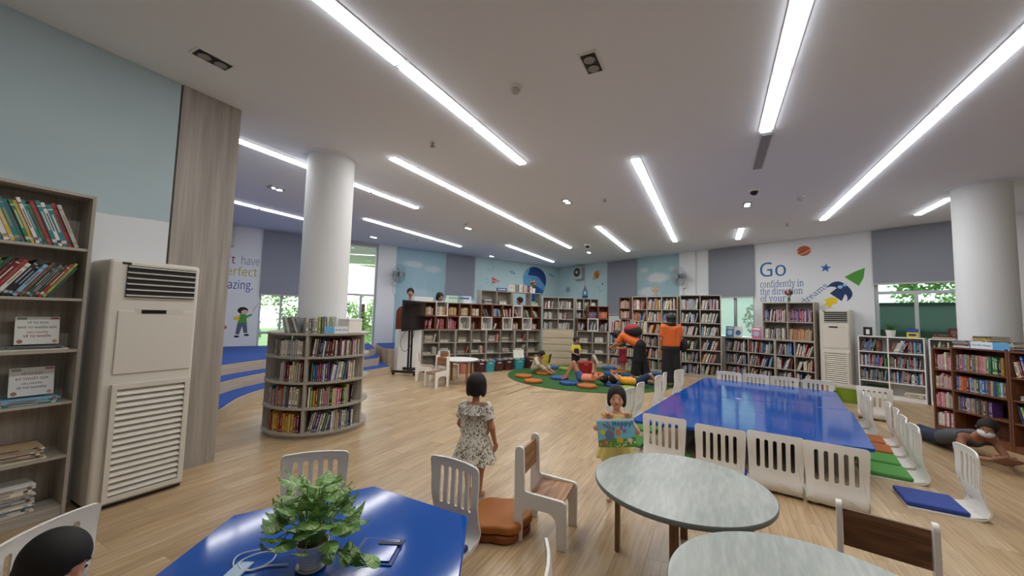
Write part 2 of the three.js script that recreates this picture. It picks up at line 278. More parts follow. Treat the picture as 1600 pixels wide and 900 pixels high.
// windows
function win(n, onW, turn, s0, s1, y0, y1, { bars = [], trans = [], glass = M.glass, inset = -0.1 } = {}) {
  const g = struct('window_' + n), c = onW((s0 + s1) / 2, 0, inset); g.position.copy(c); g.rotation.y = turn; const w = Math.abs(s1 - s0), f = 0.05;
  const fr = (x, y, ww, hh) => part('window_frame', box(ww, hh, 0.07), M.alu, g, [x, y, 0]);
  fr(-w / 2 + f / 2, (y0 + y1) / 2, f, y1 - y0); fr(w / 2 - f / 2, (y0 + y1) / 2, f, y1 - y0); fr(0, y0 + f / 2, w - 2 * f, f); fr(0, y1 - f / 2, w - 2 * f, f);
  const ys = [y0 + f, ...trans, y1 - f]; for (const t of trans) fr(0, t, w - 2 * f, 0.06);
  for (let i = 0; i + 1 < ys.length; i++) {
    const b = bars[i] || [], xs = [-w / 2 + f, ...b, w / 2 - f];
    for (const x of b) fr(x, (ys[i] + ys[i + 1]) / 2, 0.055, ys[i + 1] - ys[i] - 0.06);
    for (let j = 0; j + 1 < xs.length; j++) part('pane', box(xs[j + 1] - xs[j] - 0.02, ys[i + 1] - ys[i] - 0.02, 0.006), glass, g, [(xs[j] + xs[j + 1]) / 2, (ys[i] + ys[i + 1]) / 2, -0.01 - 0.012 * (j % 2)]);
  }
  return g;
}
win(1, onL, TURN_L, 10.38, 9.4, 0.45, 2.0, { bars: [[0.0], [0.0]], trans: [0.86] });
win(2, onL, TURN_L, 8.34, 7.46, 0.4, 3.43, { bars: [[0.02], []], trans: [1.95] });
win(3, onR, TURN_R, 6.25, 7.36, 1.0, 2.3, { bars: [[0.05]], glass: M.frosted });
win(4, onR, TURN_R, 9.68, 10.86, 1.15, 2.42, { bars: [[0.02], []], trans: [2.15], glass: M.glassGreen });
// roller blinds
function blind(onW, turn, s0, s1, y0, label) {
  const b = thing('roller_blind', label, 'blind', onW((s0 + s1) / 2, 0, 0.04), turn, 'grey roller blinds'), w = Math.abs(s1 - s0);
  part('fabric', box(w, H - 0.02 - y0, 0.006), M.blind, b, [0, (H - 0.02 + y0) / 2, 0]); part('bottom_bar', box(w, 0.035, 0.022, 0.008), M.greyMel, b, [0, y0 - 0.012, 0]); part('pull_chain', new THREE.CylinderGeometry(0.004, 0.004, 1.1, 6), M.greyMel, b, [w / 2 + 0.02, H - 0.7, 0.01]);
}
blind(onL, TURN_L, 10.38, 9.42, 1.84, 'grey roller blind half drawn over the window beside the wall lettering');
blind(onL, TURN_L, 5.2, 4.1, 2.0, 'grey roller blind between the pale sky mural and the balloon mural');
blind(onR, TURN_R, 2.57, 3.78, 1.6, 'grey roller blind right of the painted rocket and planet, hanging down behind bookcases');
blind(onR, TURN_R, 6.2, 7.38, 2.12, 'grey roller blind left of the Go confidently lettering');
blind(onR, TURN_R, 9.68, 10.86, 2.34, 'wide grey roller blind beside the right white column');
// outside: lawn, hedge wall and trees seen through the windows
{
  const g = struct('ground'); part('lawn', box(60, 0.2, 60), std('#5f7a45', 0.95), g, [-8, -0.5, -14]);
  const lf = c => new THREE.MeshPhysicalMaterial({ color: c, roughness: 0.8, side: THREE.DoubleSide, transmission: 0.4, thickness: 0 }), leafA = lf('#9fc878'), leafB = lf('#bcd88c'), leafC = lf('#86b066');
  const blob = r => { const pos = [], nn = 420; for (let k = 0; k < nn; k++) { const u = rnd() * 2 - 1, a = rnd() * 6.283, q = r * Math.cbrt(0.25 + 0.75 * rnd()), w = Math.sqrt(1 - u * u), c = V(q * w * Math.cos(a), q * u, q * w * Math.sin(a)), e = V(rnd() - 0.5, rnd() - 0.5, rnd() - 0.5).normalize().multiplyScalar(rr(0.05, 0.09)), f = V(rnd() - 0.5, rnd() - 0.5, rnd() - 0.5).cross(e).normalize().multiplyScalar(rr(0.025, 0.045)); for (const [m, l] of [[1, 0], [0, 1], [-1, 0], [1, 0], [-1, 0], [0, -1]]) pos.push(c.x + e.x * m + f.x * l, c.y + e.y * m + f.y * l, c.z + e.z * m + f.z * l); } const ge = new THREE.BufferGeometry(); ge.setAttribute('position', new THREE.Float32BufferAttribute(pos, 3)); ge.computeVertexNormals(); return ge; };
  const tree = (p, h, label) => {
    const t = thing('garden_tree', label, 'tree', [p.x, -0.4, p.z]); part('trunk', new THREE.CylinderGeometry(0.08, 0.13, h, 8), std('#6b5440', 0.9), t, [0, h / 2, 0]);
    for (let i = 0; i < 8; i++) part('foliage', blob(rr(0.5, 0.8), i + 3), pick([leafA, leafB, leafC]), t, [rr(-0.9, 0.9), h * rr(0.3, 1.0), rr(-0.9, 0.9)]);
  };
  tree(onL(10.6, 0, -3), 2.6, 'leafy tree outside the window beside the wall lettering'); tree(onL(8.6, 0, -4.6), 2.8, 'leafy tree outside the tall window, behind the round column'); tree(onL(6.0, 0, -6.5), 2.2, 'leafy tree outside right edge of the tall window');
  { const b = thing('garden_wall', 'grey green outbuilding wall seen through the window under the right blind', 'wall', onR(10.3, -0.4, -2.4), TURN_R); part('wall_body', box(3.6, 2.35, 0.2), std('#93a8a4', 0.9), b, [0, 1.175, 0]); part('wall_cap', box(3.7, 0.08, 0.3), std('#4d5c5a', 0.9), b, [0, 2.39, 0]); part('low_hedge', box(3.6, 1.75, 0.3, 0.1), std('#40584a', 0.95), b, [0, 0.88, 0.3]); }
  tree(onR(10.6, 0, -5), 3.6, 'leafy tree outside the window under the wide right blind'); tree(onR(7, 0, -3.5), 2.6, 'leafy tree behind the green glass of the narrow window');
  tree(onL(13.2, 0, -4.5), 3, 'leafy tree farther left outside the lettering window');
}
// steps and platform with blue carpet
{
  const front = [[-4.6, -1.75], [-5.1, -2.2], [-5.64, -2.76], [-6.2, -3.3], [-6.56, -3.9], [-6.78, -4.7], [-6.82, -5.5], [-6.82, -6.2], [-6.86, -6.9]].map(p => new THREE.Vector2(...p));
  const curve = new THREE.SplineCurve(front), pts = curve.getPoints(40);
  const off = d => pts.map((p, i) => { const a = pts[Math.max(0, i - 1)], b = pts[Math.min(40, i + 1)], t = b.clone().sub(a).normalize(); return new THREE.Vector2(p.x + t.y * d, p.y - t.x * d); });   // towards the wall
  const tail = [onL(7.6, 0, 0.02), onL(15.0, 0, 0.02), V(-4.75, 0, -1.25)];
  const slab = (d, y0, y1, end) => { const q = off(d).filter(p => p.y < -1.3 && p.x < -4.7); const sh = new THREE.Shape([...q, new THREE.Vector2(-7.35 - d * 0.5, -7.2), ...tail.map(p => new THREE.Vector2(p.x, p.z))].map(p => new THREE.Vector2(p.x, -p.y))); const g = new THREE.ExtrudeGeometry(sh, { depth: y1 - y0, bevelEnabled: false, curveSegments: 4 }); g.rotateX(-Math.PI / 2); g.translate(0, y0, 0); return uvm(g); };
  const t = thing('carpeted_steps', 'curved pale wooden steps with blue carpet treads leading up to the window platform', 'steps');
  for (let i = 0; i < 3; i++) { const d = 0.36 * i; part('riser', slab(d, i * 0.18 + 0.001, (i + 1) * 0.18 - 0.012, 0), M.paleWood, t); part('carpet', slab(d + 0.025, (i + 1) * 0.18 - 0.0115, (i + 1) * 0.18, 0), M.carpet, t); }
}
// columns
function col(n, x, z) {
  const g = struct('trim_' + n); g.name = 'column_' + n; g.position.set(x, 0, z);
  part('shaft', new THREE.CylinderGeometry(0.29, 0.29, H - 0.001, 64), M.column, g, [0, H / 2, 0]);
  part('ceiling_ring', new THREE.CylinderGeometry(0.36, 0.36, 0.012, 64), M.ceiling, g, [0, H - 0.0065, 0]);
}
col(1, -4.535, -3.32); col(2, 3.42, -7.89);
// ---------------------------------------------------------------- ceiling fittings
const CZ = H;
const stripProto = { frame: box(0.15, 0.006, 1.16), diff: box(0.118, 0.008, 1.13) };
function strip(x, z0, z1, on, label) {
  const zc = (z0 + z1) / 2, len = Math.abs(z1 - z0) - 0.03, t = thing('ceiling_light', label, 'ceiling light', [x, CZ, zc], 0, on ? 'lit strip lights in the ceiling' : undefined);
  part('frame', box(0.135, 0.006, len), M.white, t, [0, -0.0035, 0]); part('diffuser', box(0.096, 0.02, len - 0.026, 0.004), on ? M.lamp : std('#8f9092', 0.5), t, [0, -0.0165, 0]);
  if (on) { const l = new THREE.RectAreaLight('#fdfcf6', STRIP_LIGHT, 0.096, len - 0.026); l.position.set(x, CZ - 0.029, zc); l.rotation.set(-Math.PI / 2, 0, 0); l.name = t.name + '_glow'; scene.add(l); }
}
const rowsOfLight = [
  ['leftmost line, past the wood-clad wall', -8.06, [-5.5, -4.36, -3.2]], ['line just behind the wood-clad wall', -5.05, [-5.61, -4.51, -3.4, -2.3]], ['line over the carpeted steps', -6.72, [-9.41, -8.18, -6.96, -5.77]],
  ['short line nearest the balloon mural', -5.27, [-13.3, -12.1, -10.85, -9.63]], ['long line left of the middle', -3.71, [-10.69, -9.55, -8.38, -7.11, -5.9, -4.77, -3.56]], ['line running over the first blue hexagonal table', -2.23, [-4.48, -3.33, -2.21, -1.05, 0.1]],
  ['short line above the green rug', -2.26, [-11.8, -10.6, -9.46, -8.3]], ['five-panel line in the middle', -0.86, [-10.7, -9.5, -8.34, -7.16, -6.0, -4.87]], ['line that ends in an unlit panel', 0.51, [-4.73, -3.61, -2.5, -1.35]], ['single panel above the far bookcases', 0.56, [-10.88, -9.6]],
  ['long right line', 1.91, [-9.36, -8.19, -7.07, -5.95, -4.83, -3.75, -2.6, -1.4]], ['panel half hidden by the right column', 3.31, [-9.5, -8.4]],
];
const ORD = ['first', 'second', 'third', 'fourth', 'fifth', 'sixth', 'seventh', 'eighth', 'ninth', 'tenth', 'eleventh', 'twelfth', 'thirteenth', 'fourteenth', 'fifteenth', 'sixteenth', 'seventeenth', 'eighteenth', 'nineteenth', 'twentieth', 'twenty-first', 'twenty-second', 'twenty-third', 'twenty-fourth', 'twenty-fifth', 'twenty-sixth', 'twenty-seventh', 'twenty-eighth', 'twenty-ninth', 'thirtieth', 'thirty-first', 'thirty-second', 'thirty-third', 'thirty-fourth', 'thirty-fifth'];
for (const [nm, x, zs] of rowsOfLight) for (let i = 0; i + 1 < zs.length; i++) strip(x, zs[i], zs[i + 1], true, zs.length === 2 ? `lit strip light, ${nm}` : `lit strip light, ${ORD[i]} from far end of ${nm}`);
strip(0.53, -5.87, -4.76, false, 'unlit grey strip light panel at the end of a lit line');
function downlight(x, z, lit, label, along = true) {
  const t = thing('downlight', label, 'downlight', [x, CZ, z], along ? 0 : 0.4, lit ? 'lit twin downlights' : 'unlit twin downlights');
  part('trim_frame', box(0.15, 0.008, 0.27), M.white, t, [0, -0.0045, 0]); part('housing', box(0.115, 0.006, 0.235), M.acDark, t, [0, -0.0105, 0]);
  for (const s of [-1, 1]) part('lamp_bulb', new THREE.CylinderGeometry(0.04, 0.045, 0.008, 20), lit ? M.lamp : std('#8f9093', 0.3), t, [0, -0.016, s * 0.058]);
}
for (const [x, z, l, s] of [[-3.6, -1.5, 0, 'dark twin downlight above the sky-painted left wall'], [-0.84, -2.86, 0, 'dark twin downlight in the middle of the near ceiling'], [-6.49, -3.74, 1, 'lit twin downlight left of the round column'], [-8.17, -7.38, 1, 'lit twin downlight over the tall window'], [-2.26, -6.29, 1, 'lit twin downlight in the centre of the ceiling'], [-5.1, -7.42, 1, 'lit twin downlight between two strip lines left of centre'], [0.54, -7.66, 1, 'lit downlight right of the dome camera'], [-3.43, -11.65, 1, 'lit downlight in front of the painted rocket corner'], [-6.8, -11.37, 1, 'lit downlight near the balloon mural']]) downlight(x, z, l, s);
for (const [x, z, s] of [[-1.54, -2.9, 'white smoke detector between the near strip lines'], [1.26, -7.53, 'small white smoke detector right of the dome camera'], [-4.9, -7.0, 'small white smoke detector left of centre']]) { const t = thing('smoke_detector', s, 'smoke detector', [x, CZ, z], 0, 'smoke detectors'); part('base', new THREE.CylinderGeometry(0.06, 0.06, 0.02, 28), M.white, t, [0, -0.0105, 0]); part('sensor_head', new THREE.CylinderGeometry(0.045, 0.03, 0.03, 28), M.greyMel, t, [0, -0.036, 0]); }
for (const [x, z, s] of [[-2.93, -3.46, 'small ceiling sprinkler left of the near strip line'], [-1.62, -6.4, 'small ceiling sprinkler in the middle of the ceiling'], [1.36, -9.48, 'small ceiling sprinkler above the Go lettering'], [-6.4, -3.6, 'small ceiling sprinkler beyond the wood-clad wall'], [-3.3, -11.0, 'small ceiling sprinkler near the painted planet'], [-7.2, -8.0, 'small ceiling sprinkler near the tall window']]) { const t = thing('sprinkler', s, 'sprinkler', [x, CZ, z], 0, 'sprinklers'); part('stem', new THREE.CylinderGeometry(0.012, 0.012, 0.05, 10), M.steel, t, [0, -0.0255, 0]); part('deflector', new THREE.CylinderGeometry(0.03, 0.03, 0.006, 16), M.steel, t, [0, -0.054, 0]); part('flange', new THREE.CylinderGeometry(0.03, 0.03, 0.006, 16), M.white, t, [0, -0.0035, 0]); }
for (const [x, z, s] of [[0.57, -6.79, 'dome security camera beside the unlit strip panel'], [-3.1, -10.38, 'dome security camera far back near the painted planet']]) { const t = thing('dome_camera', s, 'camera', [x, CZ, z]); part('base', new THREE.CylinderGeometry(0.08, 0.075, 0.045, 28), M.white, t, [0, -0.023, 0]); part('dome', new THREE.SphereGeometry(0.058, 24, 12, 0, 7, Math.PI / 2, Math.PI / 2), M.blackGloss, t, [0, -0.045, 0]); }
// wall fans
function wallFan(pos, turn, label, yaw) {
  const f = thing('wall_fan', label, 'fan', pos, turn, 'wall fans');
  part('bracket', box(0.12, 0.2, 0.05, 0.015), M.white, f, [0, -0.25, 0.026]); part('arm', tube([[0, -0.22, 0.05], [0, -0.2, 0.14], [0, -0.05, 0.17]], 0.022, 12), M.white, f);
  const h = new THREE.Group(); h.name = 'fan_head'; f.add(h); h.position.set(0, 0, 0.2); h.rotation.set(0.1, yaw, 0);
  part('motor', new THREE.CylinderGeometry(0.06, 0.07, 0.14, 20).rotateX(Math.PI / 2), M.greyMel, h, [0, 0, -0.02]); part('hub', new THREE.CylinderGeometry(0.045, 0.05, 0.05, 20).rotateX(Math.PI / 2), M.acDark, h, [0, 0, 0.1]);
  for (let i = 0; i < 3; i++) { const s = new THREE.Shape(); s.moveTo(0.03, -0.02); s.quadraticCurveTo(0.16, -0.11, 0.21, -0.02); s.quadraticCurveTo(0.18, 0.09, 0.03, 0.03); const g = extr(s, 0.004); g.rotateX(0.35); g.rotateZ(i * 2.094); part('blade', g, std('#7f8a95', 0.3), h, [0, 0, 0.09]); }
  const gs = []; for (const [r, z] of [[0.25, 0.09], [0.2, 0.135], [0.14, 0.15], [0.08, 0.155], [0.2, 0.03], [0.12, 0.01]]) gs.push(at(new THREE.TorusGeometry(r, 0.0035, 5, 40), 0, 0, z));
  for (let i = 0; i < 36; i++) { const a = i * Math.PI / 18; gs.push(tube([[0.25 * Math.cos(a), 0.25 * Math.sin(a), 0.09], [0.17 * Math.cos(a), 0.17 * Math.sin(a), 0.147], [0.05 * Math.cos(a), 0.05 * Math.sin(a), 0.157]], 0.0018, 5, 4)); }
  gs.push(at(new THREE.CylinderGeometry(0.06, 0.06, 0.006, 20).rotateX(Math.PI / 2), 0, 0, 0.16)); part('guard', merged(gs), std('#8d959b', 0.35), h); h.scale.setScalar(1.15);
  part('cable', tube([[0.02, -0.3, 0.04], [-0.03, -0.5, 0.02], [0.1, -0.75, 0.015], [0.16, -0.7, 0.012]], 0.006, 20), M.greyMel, f);
}
wallFan(onL(6.95, 2.64, 0.001), TURN_L, 'white wall fan on the pier beside the pale sky mural', 0.5);
wallFan(onR(5.5, 2.76, 0.062), TURN_R, 'white wall fan on the white pier beside the cloud mural', -0.3);
// small fan boxes high on the walls
function fanBox(pos, turn, label) { const b = thing('wall_fan_box', label, 'ventilator', pos, turn); part('casing', box(0.44, 0.5, 0.2, 0.02), M.greyMel, b, [0, 0, 0.1]); part('fan_opening', new THREE.CylinderGeometry(0.17, 0.17, 0.02, 32).rotateX(Math.PI / 2), M.acDark, b, [0.0, 0.02, 0.2]); part('fan_hub', new THREE.CylinderGeometry(0.06, 0.06, 0.03, 20).rotateX(Math.PI / 2), M.greyMel, b, [0, 0.02, 0.205]); const gs = [0.08, 0.12, 0.16].map(r => at(new THREE.TorusGeometry(r, 0.004, 5, 28), 0, 0.02, 0.212)); part('guard', merged(gs), M.steel, b); }
fanBox(onR(1.22, 3.17, 0.001), TURN_R, 'grey ventilator box with round fan high in the mural corner');
fanBox(onL(11.2, 3.2, 0.001), TURN_L, 'grey ventilator box above the wall lettering');
// ---------------------------------------------------------------- bookcases and books
const L2W = (fr, x, y, z) => V(x, y, z).applyAxisAngle(V(0, 1, 0), fr.turn).add(V(fr.o.x, fr.o.y || 0, fr.o.z));
const frameAB = (a, b) => ({ o: V(a.x, 0, a.z), turn: Math.atan2(-(b.z - a.z), b.x - a.x), len: Math.hypot(b.x - a.x, b.z - a.z) });
function hitR(px, py, n) { const d = V((px - 800) / F, -(py - 450) / F, -1).applyEuler(camera.rotation), p0 = onR(0, 0, n), t = p0.clone().sub(camera.position).dot(nR) / d.dot(nR); return camera.position.clone().addScaledVector(d, t).sub(K).dot(eR); }
function hitF(fr, px, py, z) { const d = V((px - 800) / F, -(py - 450) / F, -1).applyEuler(camera.rotation), n = V(Math.sin(fr.turn), 0, Math.cos(fr.turn)), p0 = L2W(fr, 0, 0, z), t = p0.sub(camera.position).dot(n) / d.dot(n), q = camera.position.clone().addScaledVector(d, t); return { x: q.clone().sub(fr.o).dot(V(Math.cos(fr.turn), 0, -Math.sin(fr.turn))), y: q.y, p: q }; }
const PAL = [['red', '#a8322f'], ['dark red', '#6f2226'], ['orange', '#cc6a2c'], ['yellow', '#d8b13c'], ['mustard', '#a98436'], ['lime green', '#8fae4a'], ['green', '#3f7d46'], ['dark green', '#27503a'], ['teal', '#2f7f86'], ['light blue', '#7fb2cf'], ['blue', '#2f5da8'], ['navy', '#23305c'], ['purple', '#5b3f7c'], ['pink', '#cf8296'], ['magenta', '#a83a72'], ['brown', '#6c4a34'], ['tan', '#b59b78'], ['cream', '#ddd3bd'], ['white', '#e4e2dc'], ['pale grey', '#b3b4b2'], ['grey', '#77797b'], ['black', '#232326']];
const coverMats = PAL.map(p => std(p[1], 0.5)), bandMats = [std('#cfcabd', 0.6), std('#a89468', 0.6), std('#4b4c52', 0.6), std('#8d6660', 0.6), std('#9fb0bd', 0.6)];
const bookGeo = (() => {
  const b = (w, h, d, x, y, z) => new THREE.BoxGeometry(w, h, d).translate(x, y, z);
  const cover = merged([b(0.12, 1, 1, -0.44, 0.5, 0), b(0.12, 1, 1, 0.44, 0.5, 0), b(1, 1, 0.03, 0, 0.5, 0.5)]), pages = b(0.76, 0.96, 0.95, 0, 0.5, 0).toNonIndexed(), band = merged([b(1.01, 0.03, 0.008, 0, 0.88, 0.516), b(1.01, 0.07, 0.008, 0, 0.1, 0.516), b(0.36, 0.42, 0.008, 0, 0.55, 0.516)]);
  return mergeGeometries([cover, pages, band], true);
})();
// the same book as one vertex-coloured geometry for the far rows
const farBooks = [];
function farBook(matrix, ci, bi) {
  const g = bookGeo.clone(); g.clearGroups(); g.deleteAttribute('uv'); const n = g.attributes.position.count, col = new Float32Array(n * 3), c = coverMats[ci].color, q = [c, M.paper.color, bandMats[bi].color];
  for (let i = 0; i < n; i++) { const k = i < 108 ? 0 : i < 144 ? 1 : 2; col[3 * i] = q[k].r; col[3 * i + 1] = q[k].g; col[3 * i + 2] = q[k].b; }
  g.setAttribute('color', new THREE.BufferAttribute(col, 3)); g.applyMatrix4(matrix); farBooks.push(g);
}
let nBooks = 0; const BOOK_MAX = 300, one = new THREE.Object3D(); one.rotation.order = 'YXZ';
function putBook(pos, turn, lean, w, h, d, ci, own) {
  const bi = Math.floor(rnd() * bandMats.length), o = one; o.position.copy(pos); o.rotation.set(0, turn, lean); o.scale.set(w, h, d); o.updateMatrix();
  if (own && nBooks < BOOK_MAX) {
    nBooks++; const m = new THREE.Mesh(bookGeo, [coverMats[ci], M.paper, bandMats[bi]]); m.name = numbered('book'); m.rotation.order = 'YXZ'; m.position.copy(o.position); m.rotation.copy(o.rotation); m.scale.copy(o.scale);
    scene.add(m); tag(m, own, 'book', 'books on shelves'); return m;
  }
  farBook(o.matrix.clone(), ci, bi);
}
const LEANW = l => Math.abs(l) < 0.06 ? 'upright' : 'leaning';
// fill one compartment (frame coordinates: front at z=0, shelf top at y0) with a row of books
function fillRow(fr, x0, x1, y0, y1, depth, { own, cols, lean = 0.15, fill = 0.9, tmin = 0.008, tmax = 0.022, hmin = 0.6, hmax = 0.88, from = 'left', set = 0.03, steady } = {}) {
  const clear = y1 - y0, end = x0 + (x1 - x0) * fill; let x = x0 + 0.006, i = 0, run = 0, l = 0;
  if (from === 'right') x = x1 - (x1 - x0) * fill;
  const stop = from === 'right' ? x1 - 0.004 : end;
  while (true) {
    const t = rr(tmin, tmax), h = clear * rr(hmin, hmax), d = Math.min(depth - set - 0.02, h * rr(0.68, 0.8)), nx = run <= 0;
    if (nx) { const pl = l; l = steady ? lean : rnd() < 0.35 ? 0 : lean * rr(0.3, 1.4); run = steady ? 99 : Math.floor(rr(4, 10)); if (Math.abs(pl - l) > 0.02 && i) x += Math.max(0, Math.sin(Math.abs(pl)) * h * 0.9 + 0.006) * (pl < l || l < 0 ? 0.3 : 1) + Math.abs(Math.sin(l)) * 0.02; if (l < 0) x += Math.sin(-l) * h; }
    run--;
    const th = l, w = t / Math.cos(th) + Math.abs(Math.sin(th)) * 0.004, reach = Math.max(0, Math.sin(th)) * h;
    if (x + w + reach > stop) { if (th > 0.02 && x + w < stop - 0.03) { run = 0; l = 0; if (x + t + 0.01 > stop) break; run = 3; lean = Math.min(lean, 0.05); x += reach * 0; if (x + w + reach > stop - 0.005) { const h2 = h; if (x + t + 0.002 > stop - h2 * 0.02) break; } } break; }
    const hh = h * Math.cos(th) + t * Math.abs(Math.sin(th)) > clear - 0.008 ? (clear - 0.012) : h, p = L2W(fr, x + w / 2, y0 + 0.001 + Math.abs(Math.sin(th)) * t / 2, -set - rr(0, 0.015) - d / 2), ci = cols ? pick(cols) : Math.floor(rnd() * PAL.length);
    putBook(p, fr.turn, -th, t, Math.min(h, hh), d, ci, own && `${PAL[ci][0]} ${LEANW(th)} book, ${ORD[i] || 'far'} from left on ${own}`);
    x += w + 0.0006; i++; if (i > 40) break;
  }
}
function flatStack(fr, x, y, z, n, { w = 0.22, d = 0.28, own, t = [0.004, 0.012], cat = 'magazine', cols } = {}) {
  let h = y + 0.001; const made = [];
  for (let i = 0; i < n; i++) {
    const th = own ? rr(...t) : rr(0.014, 0.03), ci = cols ? pick(cols) : pick([17, 18, 19, 18, 9, 20, 3, 13]), p = L2W(fr, x + rr(-0.012, 0.012), h, z + rr(-0.012, 0.012));
    const m = new THREE.Mesh(bookGeo, [coverMats[ci], M.paper, bandMats[i % 5]]); m.scale.set(th, w * rr(0.92, 1), d * rr(0.92, 1)); m.rotation.order = 'YXZ';
    if (own) { m.name = numbered(cat); m.position.copy(p); const yaw = fr.turn + rr(-0.07, 0.07); m.rotation.set(0, yaw, Math.PI / 2); m.position.add(V(m.scale.y * Math.cos(yaw), th / 2, -m.scale.y * Math.sin(yaw))); scene.add(m); tag(m, `${PAL[ci][0]} ${cat}, ${ORD[i]} from bottom of pile ${own}`, cat, cat + 's in piles'); }
    else { one.position.copy(p).add(V(w * Math.cos(fr.turn), th / 2, -w * Math.sin(fr.turn))); one.rotation.set(0, fr.turn, Math.PI / 2); one.scale.set(th, w * 0.95, d * 0.95); one.updateMatrix(); farBook(one.matrix.clone(), ci, i % 5); }
    h += th + 0.0006;
  }
}
// an open bookcase; returns its cells
function bookcase(name, label, fr, x0, { w, h, d, cols = 1, rows = 3, y = 0, mat = M.laminate, back = M.laminate, plinth = 0.06, t = 0.02, kind = 'bookcase', group, colw, rowh, lay = 0 }) {
  const c = L2W(fr, x0, y, 0), g = thing(name, label, kind, [c.x, y, c.z], fr.turn, group), cells = [];
  part('side_panel', box(t, h, d), mat, g, [t / 2, h / 2, -d / 2]); part('side_panel', box(t, h, d), mat, g, [w - t / 2, h / 2, -d / 2]);
  part('top_panel', box(w - 2 * t, t, d - 0.002), mat, g, [w / 2, h - t / 2, -d / 2]); if (back) part('back_panel', box(w - 2 * t, h - plinth - 0.01, 0.008), back, g, [w / 2, plinth + (h - plinth) / 2 - 0.01, -d + 0.006]);
  if (plinth > 0.03) part('plinth', box(w - 2 * t, plinth - 0.002, 0.016), mat, g, [w / 2, plinth / 2, -0.012]);
  const ys = [plinth]; for (let i = 1; i < rows; i++) ys.push(plinth + (h - t - plinth) * (rowh ? rowh[i - 1] : i / rows)); ys.push(h - t + t);
  for (let i = 0; i < rows; i++) part('shelf', box(w - 2 * t, t, d - 0.012), mat, g, [w / 2, ys[i] - t / 2 + (i ? 0 : t), -d / 2 - 0.001]);
  const xs = [t]; for (let i = 1; i < cols; i++) xs.push(t + (w - 2 * t) * (colw ? colw[i - 1] : i / cols)); xs.push(w - t);
  for (let j = 0; j < rows; j++) for (let i = 0; i < cols; i++) {
    const yb = ys[j] + (j ? 0 : t), yt = ys[j + 1] - t, xa = xs[i] + (i ? t / 2 : 0), xb = xs[i + 1] - (i < cols - 1 ? t / 2 : 0);
    if (i) part('divider', box(t, yt - yb, d - 0.015), mat, g, [xs[i], (yt + yb) / 2, -d / 2 - 0.001]);
    cells.push({ i, j, x0: x0 + xa, x1: x0 + xb, y0: y + yb, y1: y + yt });
  }
  cells.fr = fr; cells.d = d; cells.g = g; return cells;
}
const cell = (cs, i, j) => cs.find(c => c.i === i && c.j === j);
const rowIn = (cs, i, j, o = {}) => { const c = cell(cs, i, j); fillRow(cs.fr, c.x0, c.x1, c.y0, c.y1, cs.d, o); };
const ROWN = n => ['bottom', 'second lowest', 'third lowest', 'fourth lowest', 'fifth lowest', 'top'];
